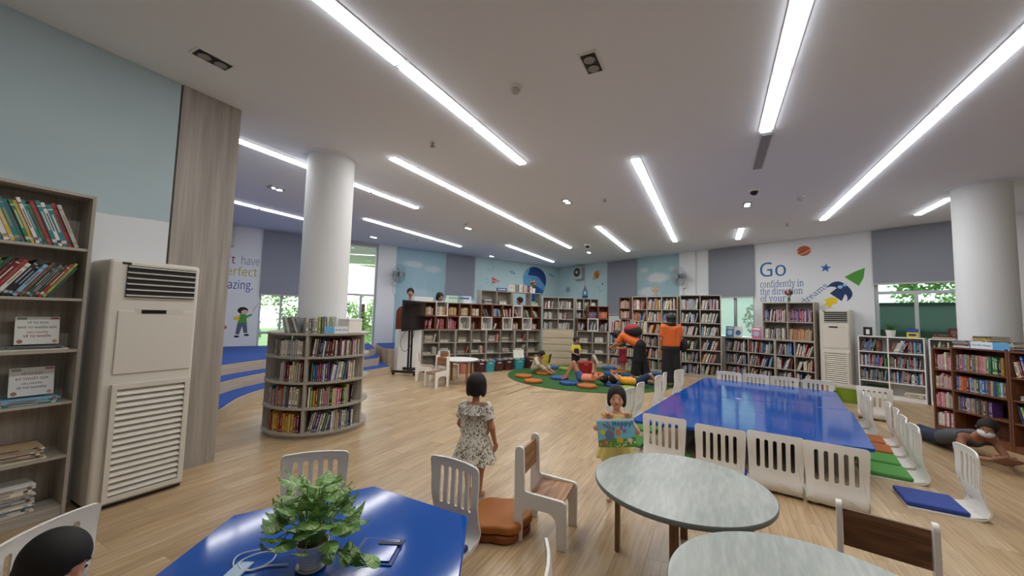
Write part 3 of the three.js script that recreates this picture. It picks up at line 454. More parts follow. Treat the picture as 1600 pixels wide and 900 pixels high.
// left bookcase by the air conditioner
{
  const fr = { o: V(-4.03, 0, 0.25), turn: Math.PI / 2 };       // x runs away from the camera; front faces +x
  const cs = bookcase('tall_bookcase', 'tall greige bookcase against the sky-painted left wall', fr, 0, { w: 1.29, h: 2.27, d: 0.235, cols: 1, rows: 6, rowh: [0.165, 0.335, 0.5, 0.665, 0.83] });
  const X1 = 1.25;
  fillRow(fr, 0.62, X1, cell(cs, 0, 5).y0, cell(cs, 0, 5).y1, 0.235, { own: 'top shelf of the tall left bookcase', lean: -0.36, steady: true, cols: [7, 6, 7, 8, 0, 19, 10, 17, 3, 18, 8, 20], fill: 0.98, hmin: 0.74, hmax: 0.86, tmin: 0.013, tmax: 0.024 });
  fillRow(fr, 0.62, X1, cell(cs, 0, 4).y0, cell(cs, 0, 4).y1, 0.235, { own: 'second highest shelf, tall left bookcase', lean: 0.52, steady: true, cols: [1, 18, 20, 5, 15, 9, 21, 6, 7, 11, 0], fill: 1, hmin: 0.72, hmax: 0.84, tmin: 0.012, tmax: 0.022 });
  const face = (y, lines, lab, pale) => {
    const tex = canvasTex(512, 470, (g, W, Ht) => { g.fillStyle = pale; g.fillRect(0, 0, W, Ht); g.textAlign = 'center'; g.fillStyle = '#8d8f88'; g.fillRect(20, 14, 110, 40); g.fillStyle = '#b3473f'; g.fillRect(400, 12, 100, 34); lines.forEach(([t, yy, sz, c]) => { g.fillStyle = c; g.font = `bold ${sz}px sans-serif`; g.fillText(t, W / 2, yy); }); g.fillStyle = '#9a6a58'; g.beginPath(); g.ellipse(60, 420, 34, 34, 0, 0, 7); g.fill(); g.fillStyle = '#c08a7a'; g.beginPath(); g.ellipse(460, 425, 30, 30, 0, 0, 7); g.fill(); });
    const b = thing('face_out_book', lab, 'book', L2W(fr, 1.1, y, -0.1), fr.turn), m = std(pale, 0.5); const q = new THREE.Group(); q.name = 'tilted_block'; b.add(q); q.rotation.x = -0.16; q.position.set(0, 0.004, -0.005);
    part('cover', new THREE.BoxGeometry(0.2, 0.19, 0.004), [m, m, m, m, tx(tex, 0.45), m], q, [0, 0.097, 0]); part('pages', box(0.194, 0.184, 0.012), M.paper, q, [0, 0.096, -0.009]);
  };
  const y3 = cell(cs, 0, 3).y0, y2 = cell(cs, 0, 2).y0, y1 = cell(cs, 0, 1).y0, y0 = cell(cs, 0, 0).y0;
  flatStack(fr, 0.93, y3, -0.12, 3, { w: 0.3, d: 0.2, own: 'on left bookcase, third highest shelf', t: [0.006, 0.01] });
  face(y3 + 0.032, [['VÌ TU DUY', 120, 52, '#5f6a5c'], ['NHÀ TU NHIÊN HOC', 200, 48, '#4e5a4c'], ['CÂU CHUYÊN', 280, 40, '#8a4038'], ['VÊ TU NHIÊN', 350, 52, '#8a3340']], 'white face-out book, red title, on third highest shelf of left bookcase', '#dcdcd4');
  flatStack(fr, 0.91, y2, -0.12, 4, { w: 0.3, d: 0.2, own: 'on left bookcase, third lowest shelf', t: [0.006, 0.012], cols: [17, 9, 8, 18, 19] });
  face(y2 + 0.045, [['VÌ TU DUY', 120, 50, '#6a6a66'], ['KY THUÂT GIA', 205, 56, '#8d5a66'], ['CÂU CHUYÊN', 280, 38, '#55506a'], ['VÊ THÍ NGHIÊM', 350, 46, '#4a4a78']], 'white face-out book with mauve title, on third lowest shelf of left bookcase', '#d6d6d2');
  flatStack(fr, 0.87, y1, -0.12, 9, { w: 0.3, d: 0.21, own: 'on left bookcase, second lowest shelf', cols: [17, 18, 19, 16], t: [0.006, 0.012] });
  flatStack(fr, 0.86, y0, -0.12, 16, { w: 0.29, d: 0.21, own: 'on left bookcase, lowest shelf', cols: [17, 18, 19, 18], t: [0.008, 0.014] });
}
// standing air conditioners
function airCon(pos, turn, label, w = 0.54, h = 1.82, d = 0.36) {
  const a = thing('floor_air_conditioner', label, 'air conditioner', pos, turn, 'floor standing air conditioners');
  part('cabinet', box(w, h - 0.02, d, 0.025), M.acWhite, a, [0, (h + 0.02) / 2, -d / 2 - 0.012]); part('base', box(w - 0.03, 0.022, d - 0.03), M.acDark, a, [0, 0.0115, -d / 2 - 0.012]);
  part('upper_panel', box(w - 0.09, 0.47 * h / 1.82, 0.014, 0.004), M.acWhite, a, [0.02, 1.2 * h / 1.82, -0.008]);
  const gy = 1.66 * h / 1.82, gh = 0.24 * h / 1.82, gw = w - 0.13;
  part('outlet_recess', box(gw, gh, 0.012), M.acDark, a, [0.03, gy, -0.009]);
  for (let i = 0; i < 6; i++) part('outlet_vane', box(gw, 0.006, 0.02), M.acWhite, a, [0.03, gy - gh / 2 + 0.012 + i * (gh - 0.024) / 5, 0.006], [0.3, 0, 0]);
  part('display', box(0.15, 0.028, 0.004), M.blackGloss, a, [-0.01, 1.43 * h / 1.82, 0.0008]); part('display_plate', box(0.3, 0.045, 0.004, 0.0015), std('#cfc9bc', 0.4), a, [0.03, 1.43 * h / 1.82, -0.0025]);
  part('badge', box(0.05, 0.016, 0.003), M.acDark, a, [-w / 2 + 0.09, h - 0.028, -0.0095]);
  { const k = h / 1.82, fw = w - 0.09, fh = 0.84 * k; part('lower_panel', merged([at(box(0.03, fh, 0.03), -fw / 2 + 0.015, 0, 0), at(box(0.03, fh, 0.03), fw / 2 - 0.015, 0, 0), at(box(fw - 0.06, 0.035, 0.03), 0, fh / 2 - 0.0175, 0), at(box(fw - 0.06, 0.035, 0.03), 0, -fh / 2 + 0.0175, 0)]), M.acWhite, a, [0.02, 0.47 * k, 0.003]); }
  const n = 17, lh = 0.76 * h / 1.82; for (let i = 0; i < n; i++) { const y = 0.085 * h / 1.82 + (i + 0.5) * lh / n; part('intake_louvre', box(w - 0.15, 0.034, 0.007, 0.003), M.acWhite, a, [0.02, y, 0.005], [-0.62, 0, 0]); }
}
airCon(V(-3.9, 0, -1.39), Math.PI / 2, 'cream standing air conditioner beside the tall left bookcase', 0.56);
{ const s0 = hitR(1281, 560, 0.44), s1 = hitR(1329, 560, 0.44); airCon(onR((s0 + s1) / 2, 0, 0.44), TURN_R, 'cream standing air conditioner under the painted blue rocket on the far right wall', s1 - s0, 1.78, 0.38); }
// round bookcase about the left column
{
  const C0 = V(-4.535, 0, -3.32), R = 0.6, HB = 1.2, dirCam = Math.atan2(-C0.x, -C0.z);          // angle of the camera seen from the column, as atan2(x, z)
  const t = thing('round_bookcase', 'round greige bookcase of four shelves wrapped about the left column', 'bookcase', [C0.x, 0, C0.z]);
  const ring = (r0, r1, th) => { const s = new THREE.Shape(); s.absarc(0, 0, r1, 0, Math.PI * 2); const h = new THREE.Path(); h.absarc(0, 0, r0, 0, Math.PI * 2, true); s.holes.push(h); const g = new THREE.ExtrudeGeometry(s, { depth: th, bevelEnabled: false, curveSegments: 48 }); g.rotateX(-Math.PI / 2); return uvm(g); };
  const ys = [0.045, 0.33, 0.62, 0.91, HB - 0.022], dv = [-86, -14, 58, 130, 202].map(a => dirCam + a * Math.PI / 180);
  part('plinth', ring(0.3, R - 0.03, 0.044), M.laminate, t); ys.forEach((y, i) => part(i === 4 ? 'top_board' : 'shelf', ring(0.3, R, 0.022), M.laminate, t, [0, y, 0]));
  part('core_panel', (() => { const g = new THREE.CylinderGeometry(0.325, 0.325, HB - 0.07, 48, 1, true), uv = g.attributes.uv; for (let k = 0; k < uv.count; k++) uv.setXY(k, uv.getX(k) * 2.04, uv.getY(k) * 1.13); return g; })(), M.laminate, t, [0, HB / 2 + 0.02, 0]);
  for (const a of dv) for (let j = 0; j < 4; j++) { const y0 = ys[j] + 0.022, y1 = ys[j + 1]; part('divider', box(0.03, y1 - y0, R - 0.34), M.laminate, t, [Math.sin(a) * (R + 0.32) / 2, (y0 + y1) / 2, Math.cos(a) * (R + 0.32) / 2], [0, a, 0]); }
  const RN = ['bottom', 'second lowest', 'third lowest', 'top'];
  const arc = (a0, a1, j, own, cols, tm, tilt) => {
    let a = a0; const y0 = ys[j] + 0.022, cl = ys[j + 1] - y0; let i = 0, l = 0, run = 0;
    while (i < 40) {
      const th = rr(tm[0], tm[1]), h = cl * rr(0.68, 0.86), d = 0.16; if (run-- <= 0) { run = Math.floor(rr(5, 11)); const nl = rnd() < 0.55 ? 0.02 : tilt * rr(0.5, 1.2); if (i && Math.abs(nl - l) > 0.05) a += 0.035; l = nl; }
      const da = (th / Math.cos(l) + 0.0012) / (R - 0.2); if (a + da > a1 - Math.max(0, Math.sin(l)) * h / 0.5) break;
      const am = a + da / 2, r = R - 0.045 - rr(0, 0.012) - d / 2, ci = pick(cols);
      putBook(V(C0.x + Math.sin(am) * r, y0 + 0.001 + Math.abs(Math.sin(l)) * th / 2, C0.z + Math.cos(am) * r), am, -l, th, h, d, ci, own && `${PAL[ci][0]} ${LEANW(l)} book, ${ORD[i] || 'last'} from left, ${RN[j]} shelf, ${own}`);
      a += da; i++;
    }
  };
  const pale = [17, 18, 19, 16, 20, 18, 1, 11, 13, 17], mixed = [10, 0, 18, 12, 6, 17, 16, 11, 2, 18], warm = [18, 13, 6, 17, 0, 19, 5, 21, 3];
  const D = a => dirCam + a * Math.PI / 180;
  arc(D(-9), D(54), 3, 'front bay of round bookcase', pale, [0.011, 0.02], 0.1); arc(D(-9), D(47), 2, 'front bay of round bookcase', mixed, [0.011, 0.02], 0.15);
  arc(D(-11), D(49), 1, 'front bay of round bookcase', warm, [0.012, 0.021], 0.18); arc(D(-10), D(50), 0, 'front bay of round bookcase', [18, 17, 6, 19, 11, 16, 20, 12], [0.012, 0.022], 0.2);
  arc(D(-62), D(-17), 3, 'left bay of round bookcase', [17, 18, 15, 16, 19], [0.015, 0.026], 0.2); arc(D(-48), D(-17), 2, 'left bay of round bookcase', [19, 16, 2, 17, 1], [0.015, 0.026], 0.04);
  arc(D(-72), D(-17), 1, 'left bay of round bookcase', [17, 18, 2, 9, 15, 8], [0.016, 0.03], 0.05); arc(D(-65), D(-17), 0, 'left bay of round bookcase', [3, 0, 2, 1, 3], [0.016, 0.03], 0.05);
  // on its top: leaning and upright magazines, white box, blue sign
  arc2: { let a = D(-48), i = 0; while (a < D(18)) { const th = rr(0.018, 0.03), h = rr(0.17, 0.2), ci = i < 7 ? pick([18, 19, 20]) : pick([18, 20, 21, 19, 5, 18]), r = 0.44, l = i < 7 ? 0.35 : 0.02; if (i === 7) a += 0.05; const da = th / Math.cos(l) / 0.44 + 0.003; putBook(V(C0.x + Math.sin(a) * r, HB + 0.001 + Math.abs(Math.sin(l)) * th / 2, C0.z + Math.cos(a) * r), a, -l * -1, th, h, 0.15, ci, `${PAL[ci][0]} magazine file, ${ORD[i] || 'last'} from left, on top of round bookcase`); a += da; i++; } }
  const q = (deg, r, y) => V(C0.x + Math.sin(D(deg)) * r, y, C0.z + Math.cos(D(deg)) * r);
  const bxo = thing('carton', 'white paper carton standing on top of the round bookcase', 'box', q(46, 0.45, HB + 0.001), D(50)); part('carton_body', box(0.26, 0.15, 0.16, 0.006), M.paper, bxo, [0, 0.075, 0]); part('lid', box(0.265, 0.03, 0.165, 0.006), M.white, bxo, [0, 0.165, 0]);
  const sg = thing('shelf_sign', 'blue and white paper sign on front edge of the round bookcase', 'sign', q(16, 0.575, HB + 0.001), D(16)); part('sign_card', new THREE.BoxGeometry(0.27, 0.085, 0.012), [M.white, M.white, M.white, M.white, tx(canvasTex(512, 160, (g, W, Ht) => { g.fillStyle = '#e9edf0'; g.fillRect(0, 0, W, Ht); g.fillStyle = '#6fb4dc'; g.fillRect(0, 0, 210, Ht); g.fillStyle = '#3f6fa8'; g.font = 'bold 44px sans-serif'; g.fillText('TRUYÊN TRANH', 225, 95, 270); }), 0.5), M.white], sg, [0, 0.0435, 0]);
}
// brown bookcase at the right with its side shelves
{
  const a = P(1491, 672).multiplyScalar(0.95), b = P(1582, 697).multiplyScalar(0.95), fr = frameAB(a, b), w = fr.len;
  const cs = bookcase('brown_bookcase', 'dark brown wooden bookcase in front of the right column', fr, 0, { w, h: 1.2, d: 0.3, cols: 1, rows: 4, mat: M.brown, back: M.brown, rowh: [0.26, 0.5, 0.74], group: undefined });
  const RN = ['bottom', 'second lowest', 'third lowest', 'top'];
  const o = (j, c, l = 0.03, e = {}) => rowIn(cs, 0, j, { own: `${RN[j]} shelf of the brown bookcase`, cols: c, lean: l, tmin: 0.02, tmax: 0.032, hmin: 0.68, hmax: 0.76, fill: 0.95, ...e });
  o(3, [21, 6, 16, 13, 13, 15, 2, 20, 4], 0.03); o(2, [18, 9, 7, 6, 1, 10, 16, 2, 15], 0.03); o(1, [20, 12, 16, 19, 15], 0.25, { fill: 0.7 });
  const c2 = bookcase('brown_bookcase', 'brown bookcase cut by the right picture edge, more sparsely filled', fr, w + 0.006, { w: 0.62, h: 1.2, d: 0.3, cols: 1, rows: 4, mat: M.brown, back: M.brown, rowh: [0.26, 0.5, 0.74] });
  rowIn(c2, 0, 3, { own: 'top shelf of the right-edge brown bookcase', cols: [19, 10, 16, 1, 17], lean: -0.25, fill: 0.7, tmin: 0.015, tmax: 0.025 }); rowIn(c2, 0, 1, { own: 'second lowest shelf of right-edge brown bookcase', cols: [5, 3, 2, 11], lean: -0.2, fill: 0.5, tmin: 0.02, tmax: 0.03 });
  const c = cell(c2, 0, 2); flatStack(fr, c.x0 + 0.05, c.y0, -0.14, 6, { own: 'in the right-edge brown bookcase', w: 0.28, d: 0.2, cols: [17, 16, 19] });
  // narrow unit to its left
    const fs2 = { o: L2W(fr, -0.3, 0, -0.04), turn: fr.turn + 0.12 }, c3 = bookcase('brown_bookcase', 'narrow brown end bookcase left of the brown bookcase', fs2, 0, { w: 0.285, h: 1.17, d: 0.25, cols: 1, rows: 4, mat: M.brown, back: M.brown, rowh: [0.26, 0.5, 0.74] });
  for (let j = 0; j < 4; j++) rowIn(c3, 0, j, { own: `${RN[j]} shelf, narrow brown end bookcase`, cols: [16, 18, 13, 1, 19, 17], lean: 0.02, fill: 0.95, tmin: 0.018, tmax: 0.03, set: 0.012 });
  // piles on top
  [[0.02, 5], [0.25, 9], [0.5, 6]].forEach(([x, n], i) => flatStack(fr, x, 1.2, -0.15, n, { own: `${['left', 'centre', 'right'][i]} on top of brown bookcase`, w: 0.21, d: 0.25, cat: 'magazine', t: [0.01, 0.022], cols: [17, 1, 11, 16, 20, 3, 7, 18] }));
  const sg = thing('shelf_sign', 'white and blue paper sign on top edge of the brown bookcase', 'sign', L2W(fr, 0.46, 1.201, -0.012), fr.turn); part('sign_card', new THREE.BoxGeometry(0.42, 0.09, 0.012), [M.white, M.white, M.white, M.white, tx(canvasTex(512, 110, (g, W, Ht) => { g.fillStyle = '#dfe8ef'; g.fillRect(0, 0, W, Ht); g.fillStyle = '#5aa4d8'; g.fillRect(300, 0, 212, Ht); g.fillStyle = '#3b68a4'; g.font = 'bold 40px sans-serif'; g.fillText('TRUYÊN TRANH', 14, 70, 270); }), 0.5), M.white], sg, [0, 0.0455, 0]);
}
// white bookcases under the right window
{
  const n = 0.4, s0 = hitR(1341, 560, n), s1 = hitR(1446, 560, n), fr = { o: onR(s0, 0, n), turn: TURN_R }, w = s1 - s0, RN = ['bottom', 'second lowest', 'third lowest', 'top'];
  const cs = bookcase('white_bookcase', 'white two-column bookcase under the right window, beside the far air conditioner', fr, 0, { w, h: 1.24, d: 0.33, cols: 2, rows: 4, mat: M.whiteMel, back: M.whiteMel, rowh: [0.24, 0.49, 0.75], colw: [0.47] });
  for (let j = 0; j < 4; j++) for (let i = 0; i < 2; i++) { if (j === 0) continue; rowIn(cs, i, j, { own: `${RN[j]} shelf, ${i ? 'right' : 'left'} half of white bookcase`, cols: [0, 1, 10, 20, 18, 11, 6, 13, 8, 15, 9], lean: j === 3 ? 0.3 : 0.15, fill: 0.95, tmin: 0.012, tmax: 0.024 }); }
  let c = cell(cs, 1, 0); flatStack(fr, c.x0 + 0.2, c.y0, -0.16, 6, { own: 'in white bookcase, bottom right', w: 0.3, d: 0.26, cols: [18, 17], t: [0.012, 0.02] }); c = cell(cs, 0, 0); flatStack(fr, c.x0 + 0.06, c.y0, -0.16, 9, { own: 'in white bookcase, bottom left', w: 0.34, d: 0.26, cols: [1, 17, 16, 7, 9], t: [0.01, 0.02] });
  const c2 = bookcase('white_bookcase', 'white bookcase half hidden behind the brown bookcase', fr, w + 0.05, { w: 0.9, h: 1.24, d: 0.33, cols: 2, rows: 4, mat: M.whiteMel, back: M.whiteMel, rowh: [0.24, 0.49, 0.75] });
  for (let j = 0; j < 4; j++) rowIn(c2, 0, j, { own: `${RN[j]} shelf, half-hidden white bookcase`, cols: [20, 7, 15, 11, 21, 17, 6], lean: 0.22, fill: 0.75 });
  // on top: photo frame, potted plant, yellow-blue box, red frame
  const pf = thing('photo_frame', 'black photo frame with white oval on the white bookcase', 'picture frame', L2W(fr, 0.14, 1.241, -0.14), fr.turn); part('frame', box(0.14, 0.18, 0.015, 0.004), M.black, pf, [0, 0.09, 0]); part('picture', box(0.055, 0.1, 0.003), M.white, pf, [0, 0.08, 0.009]);
  const bx2 = thing('snack_box', 'yellow and blue box on the white bookcase before the window', 'box', L2W(fr, w * 0.82, 1.241, -0.15), fr.turn); part('box_body', box(0.16, 0.1, 0.05), std('#dcbf2e', 0.5), bx2, [0, 0.05, 0]); part('box_top', box(0.16, 0.07, 0.05), std('#2b4f96', 0.5), bx2, [0, 0.1355, 0]); part('print', box(0.1, 0.04, 0.002), std('#23305c', 0.5), bx2, [0, 0.05, 0.0265]);
  const rf = thing('tray_frame', 'dark red framed picture leaning on the window above half-hidden bookcase', 'picture frame', L2W(fr, w + 0.45, 1.241, -0.26), fr.turn); part('frame', box(0.34, 0.2, 0.02, 0.005), std('#5e2424', 0.5), rf, [0, 0.1, 0]); part('picture', box(0.27, 0.13, 0.003), std('#86685a', 0.6), rf, [0, 0.1, 0.012]);
  flatStack(fr, w + 0.1, 1.24, -0.14, 5, { own: 'atop half-hidden white bookcase', w: 0.3, d: 0.22, cols: [17, 16, 20, 1], t: [0.012, 0.024] });
  const pp = thing('window_plant', 'green plant in a white pot on the white bookcase', 'potted plant', L2W(fr, w * 0.5, 1.241, -0.15)); part('pot', new THREE.LatheGeometry([[0.001, 0], [0.06, 0], [0.08, 0.13], [0.072, 0.13], [0.06, 0.1], [0.001, 0.1]].map(p => new THREE.Vector2(...p)), 24), M.white, pp);
  for (let i = 0; i < 22; i++) { const s = new THREE.Shape(); s.moveTo(0, 0); s.quadraticCurveTo(0.03, 0.06, 0, 0.13); s.quadraticCurveTo(-0.03, 0.06, 0, 0); const g = extr(s, 0.0015); g.rotateX(rr(0.2, 1.1)); g.rotateY(i * 2.4); part('leaf', g, std(pick(['#3c6a34', '#2f5a2c', '#4f7d40']), 0.6), pp, [0.02 * Math.sin(i * 2.4), 0.1 + rr(0, 0.06), 0.02 * Math.cos(i * 2.4)]); }
}
// far bookcases, left run: lower units, cubes, grey top units
const farL = frameAB(P(658, 578), P(844, 569));
{
  const fr = farL, U = fr.len / 4, cw = fr.len / 11;
  const RN = ['left end', 'second', 'third', 'right end'];
  for (let k = 0; k < 4; k++) {
    const cs = bookcase('low_bookcase', `${['leftmost', 'second from left', 'third from left', 'rightmost'][k]} low bookcase of the far left run, below the cubes`, fr, k * U, { w: U - 0.004, h: 1.04, d: 0.34, cols: 2, rows: 3, group: 'low bookcases under the cubes' });
    for (const c of cs) { if (c.j > 0 || k > 1) { flatStack(fr, c.x0 + rr(0.01, 0.08), c.y0, -0.17, Math.floor(rr(2, 9)), { w: 0.24, d: 0.2, cols: [18, 19, 17, 20, 16] }); if (rnd() < 0.4) fillRow(fr, c.x0 + 0.27, c.x1, c.y0, c.y1, 0.3, { fill: 0.7, lean: 0.3, cols: [18, 0, 19, 16, 20, 17], hmin: 0.6, hmax: 0.75 }); } }
  }
  const cube = (i, row, white, tall = 0) => {
    const s = cw - 0.004, h = 0.36 + tall, y = 1.041 + row * 0.361, cs = bookcase('storage_cube', `${white ? 'white' : 'brown'} open storage cube, ${ORD[i]} from left in ${row ? 'upper' : 'lower'} cube row, far left run`, fr, i * cw, { w: s, h, d: 0.3, cols: 1, rows: 1, y, mat: white ? M.whiteMel : M.brown, back: white ? M.greyMel : M.brown, plinth: 0, t: 0.022, kind: 'cube', group: 'storage cubes' });
    return cs;
  };
  for (let i = 0; i < 11; i++) {
    const a = cube(i, 0, [3, 5, 7, 9].includes(i)); rowIn(a, 0, 0, i < 3 ? { cols: [14, 0, 18, 13, 1], lean: 0.2, fill: 0.8 } : { cols: [18, 17, 20, 21, 16], lean: 0.4, fill: 0.6, hmin: 0.4, hmax: 0.6, tmin: 0.015, tmax: 0.03 });
    const b = cube(i, 1, i === 1 || i === 8, i === 1 ? 0.03 : 0); rowIn(b, 0, 0, i < 5 ? { cols: [18, 3, 16, 2, 17, 4], lean: 0.03, fill: 0.85, hmin: 0.55, hmax: 0.7 } : { cols: [[20, 21, 19], [10, 9, 19], [0, 18, 1], [1, 18, 0], [17, 9, 21, 6], [18, 1, 16, 21]][i - 5], lean: -0.45, fill: 0.95, hmin: 0.6, hmax: 0.72 });
  }
  const g3 = bookcase('grey_top_case', 'grey two-cell case on top of the cubes, below the balloon flag', fr, cw * 4.9, { w: cw * 3.0, h: 0.4, d: 0.32, cols: 2, rows: 1, y: 1.763, plinth: 0, kind: 'bookcase' }); for (const c of g3) flatStack(fr, c.x0 + 0.1, c.y0, -0.16, 5, { w: 0.24, d: 0.2, cols: [18, 17, 20] });
  const g4 = bookcase('grey_top_case', 'grey case on top of the cubes at the balloon mural', fr, cw * 7.95, { w: cw * 3.05, h: 0.4, d: 0.32, cols: 2, colw: [0.64], rows: 1, y: 1.763, plinth: 0, kind: 'bookcase', back: null }); flatStack(fr, cell(g4, 1, 0).x0 + 0.04, cell(g4, 1, 0).y0, -0.16, 4, { w: 0.24, d: 0.2, cols: [5, 18] });
  fillRow({ o: fr.o, turn: fr.turn }, cw * 7.8, cw * 10.2, 2.164, 2.42, 0.3, { cols: [18, 17, 20, 1, 18, 2, 11], lean: 0.02, fill: 0.95, tmin: 0.03, tmax: 0.05, hmin: 0.8, hmax: 0.9 });
  const sg = thing('shelf_sign', 'small dark blue sign on the grey top case below the balloon flag', 'sign', L2W(fr, cw * 6.9, 2.164, -0.05), fr.turn); part('sign_card', box(0.34, 0.09, 0.02), std('#2b3f86', 0.5), sg, [0, 0.046, 0]); part('lettering', box(0.26, 0.03, 0.002), std('#c9d2e6', 0.5), sg, [0, 0.048, 0.0115]);
  for (const [x, w, c, lab] of [[2.35, 0.5, '#cfe3d6', 'pale green poster card on the cubes'], [3.2, 0.42, '#dfe9ee', 'white and blue poster card on the cubes']]) { const p = thing('poster_card', lab + ', below the grey blind', 'poster', L2W(fr, cw * x + 0.1, 1.765, -0.1), fr.turn); part('card', box(w, 0.2, 0.01), std(c, 0.6), p, [0, 0.1, 0], [-0.12, 0, 0]); part('print', box(w * 0.7, 0.05, 0.002), std(x < 3 ? '#8fc0a8' : '#3f68a6', 0.6), p, [0, 0.14, 0.0035], [-0.12, 0, 0]); }
  const wb = thing('white_board_box', 'long white box lying on top of the first cubes beside the television', 'box', L2W(fr, -0.2, 1.765, -0.14), fr.turn); part('board', box(0.5, 0.12, 0.26, 0.01), M.whiteMel, wb, [0.2, 0.06, 0]);
}
{
  const q = [V(-7.75, 0, -7.5), L2W(farL, -0.75, 0, -0.45), L2W(farL, 3.6, 0, -0.45), onL(2.4, 0, 0.02), onL(7.4, 0, 0.02)].map(p => new THREE.Vector2(p.x, -p.z)), s = new THREE.Shape(q), t = thing('carpeted_platform', 'blue carpeted platform behind the far left bookcases', 'platform');
  const g = new THREE.ExtrudeGeometry(s, { depth: 0.526, bevelEnabled: false }); g.rotateX(-Math.PI / 2); part('platform_body', uvm(g.translate(0, 0.001, 0)), M.paleWood, t); const c = new THREE.ExtrudeGeometry(s, { depth: 0.012, bevelEnabled: false }); c.rotateX(-Math.PI / 2); part('carpet', uvm(c.translate(0, 0.528, 0)), M.carpet, t);
}
// chest of drawers in the corner with a grey bookcase on top
{
  const fr = frameAB(P(846, 570), P(896, 572)), w = fr.len, g = thing('drawer_chest', 'pale wooden chest of five wide drawers in the far corner', 'drawers', fr.o, fr.turn);
  part('carcass', box(w - 0.03, 1.07, 0.34), M.paleWood, g, [w / 2, 0.535, -0.182]); for (let i = 0; i < 5; i++) { const d = part('drawer', box(w - 0.02, 0.178, 0.024, 0.004), M.paleWood, g, [w / 2, 0.13 + i * 0.197, -0.004]); if (i === 4) { part('pull', box(0.18, 0.03, 0.012), M.greyMel, d, [-0.06, 0.04, 0.012]); } }
  const cs = bookcase('grey_bookcase', 'grey bookcase standing on the chest of drawers', fr, 0, { w, h: 0.98, d: 0.3, cols: 2, rows: 3, y: 1.072, plinth: 0 }); for (const c of cs) fillRow(fr, c.x0, c.x1, c.y0, c.y1, 0.3, { cols: [20, 18, 19, 1, 20], lean: 0.1, fill: rr(0.5, 0.9), hmin: 0.55, hmax: 0.75 });
}
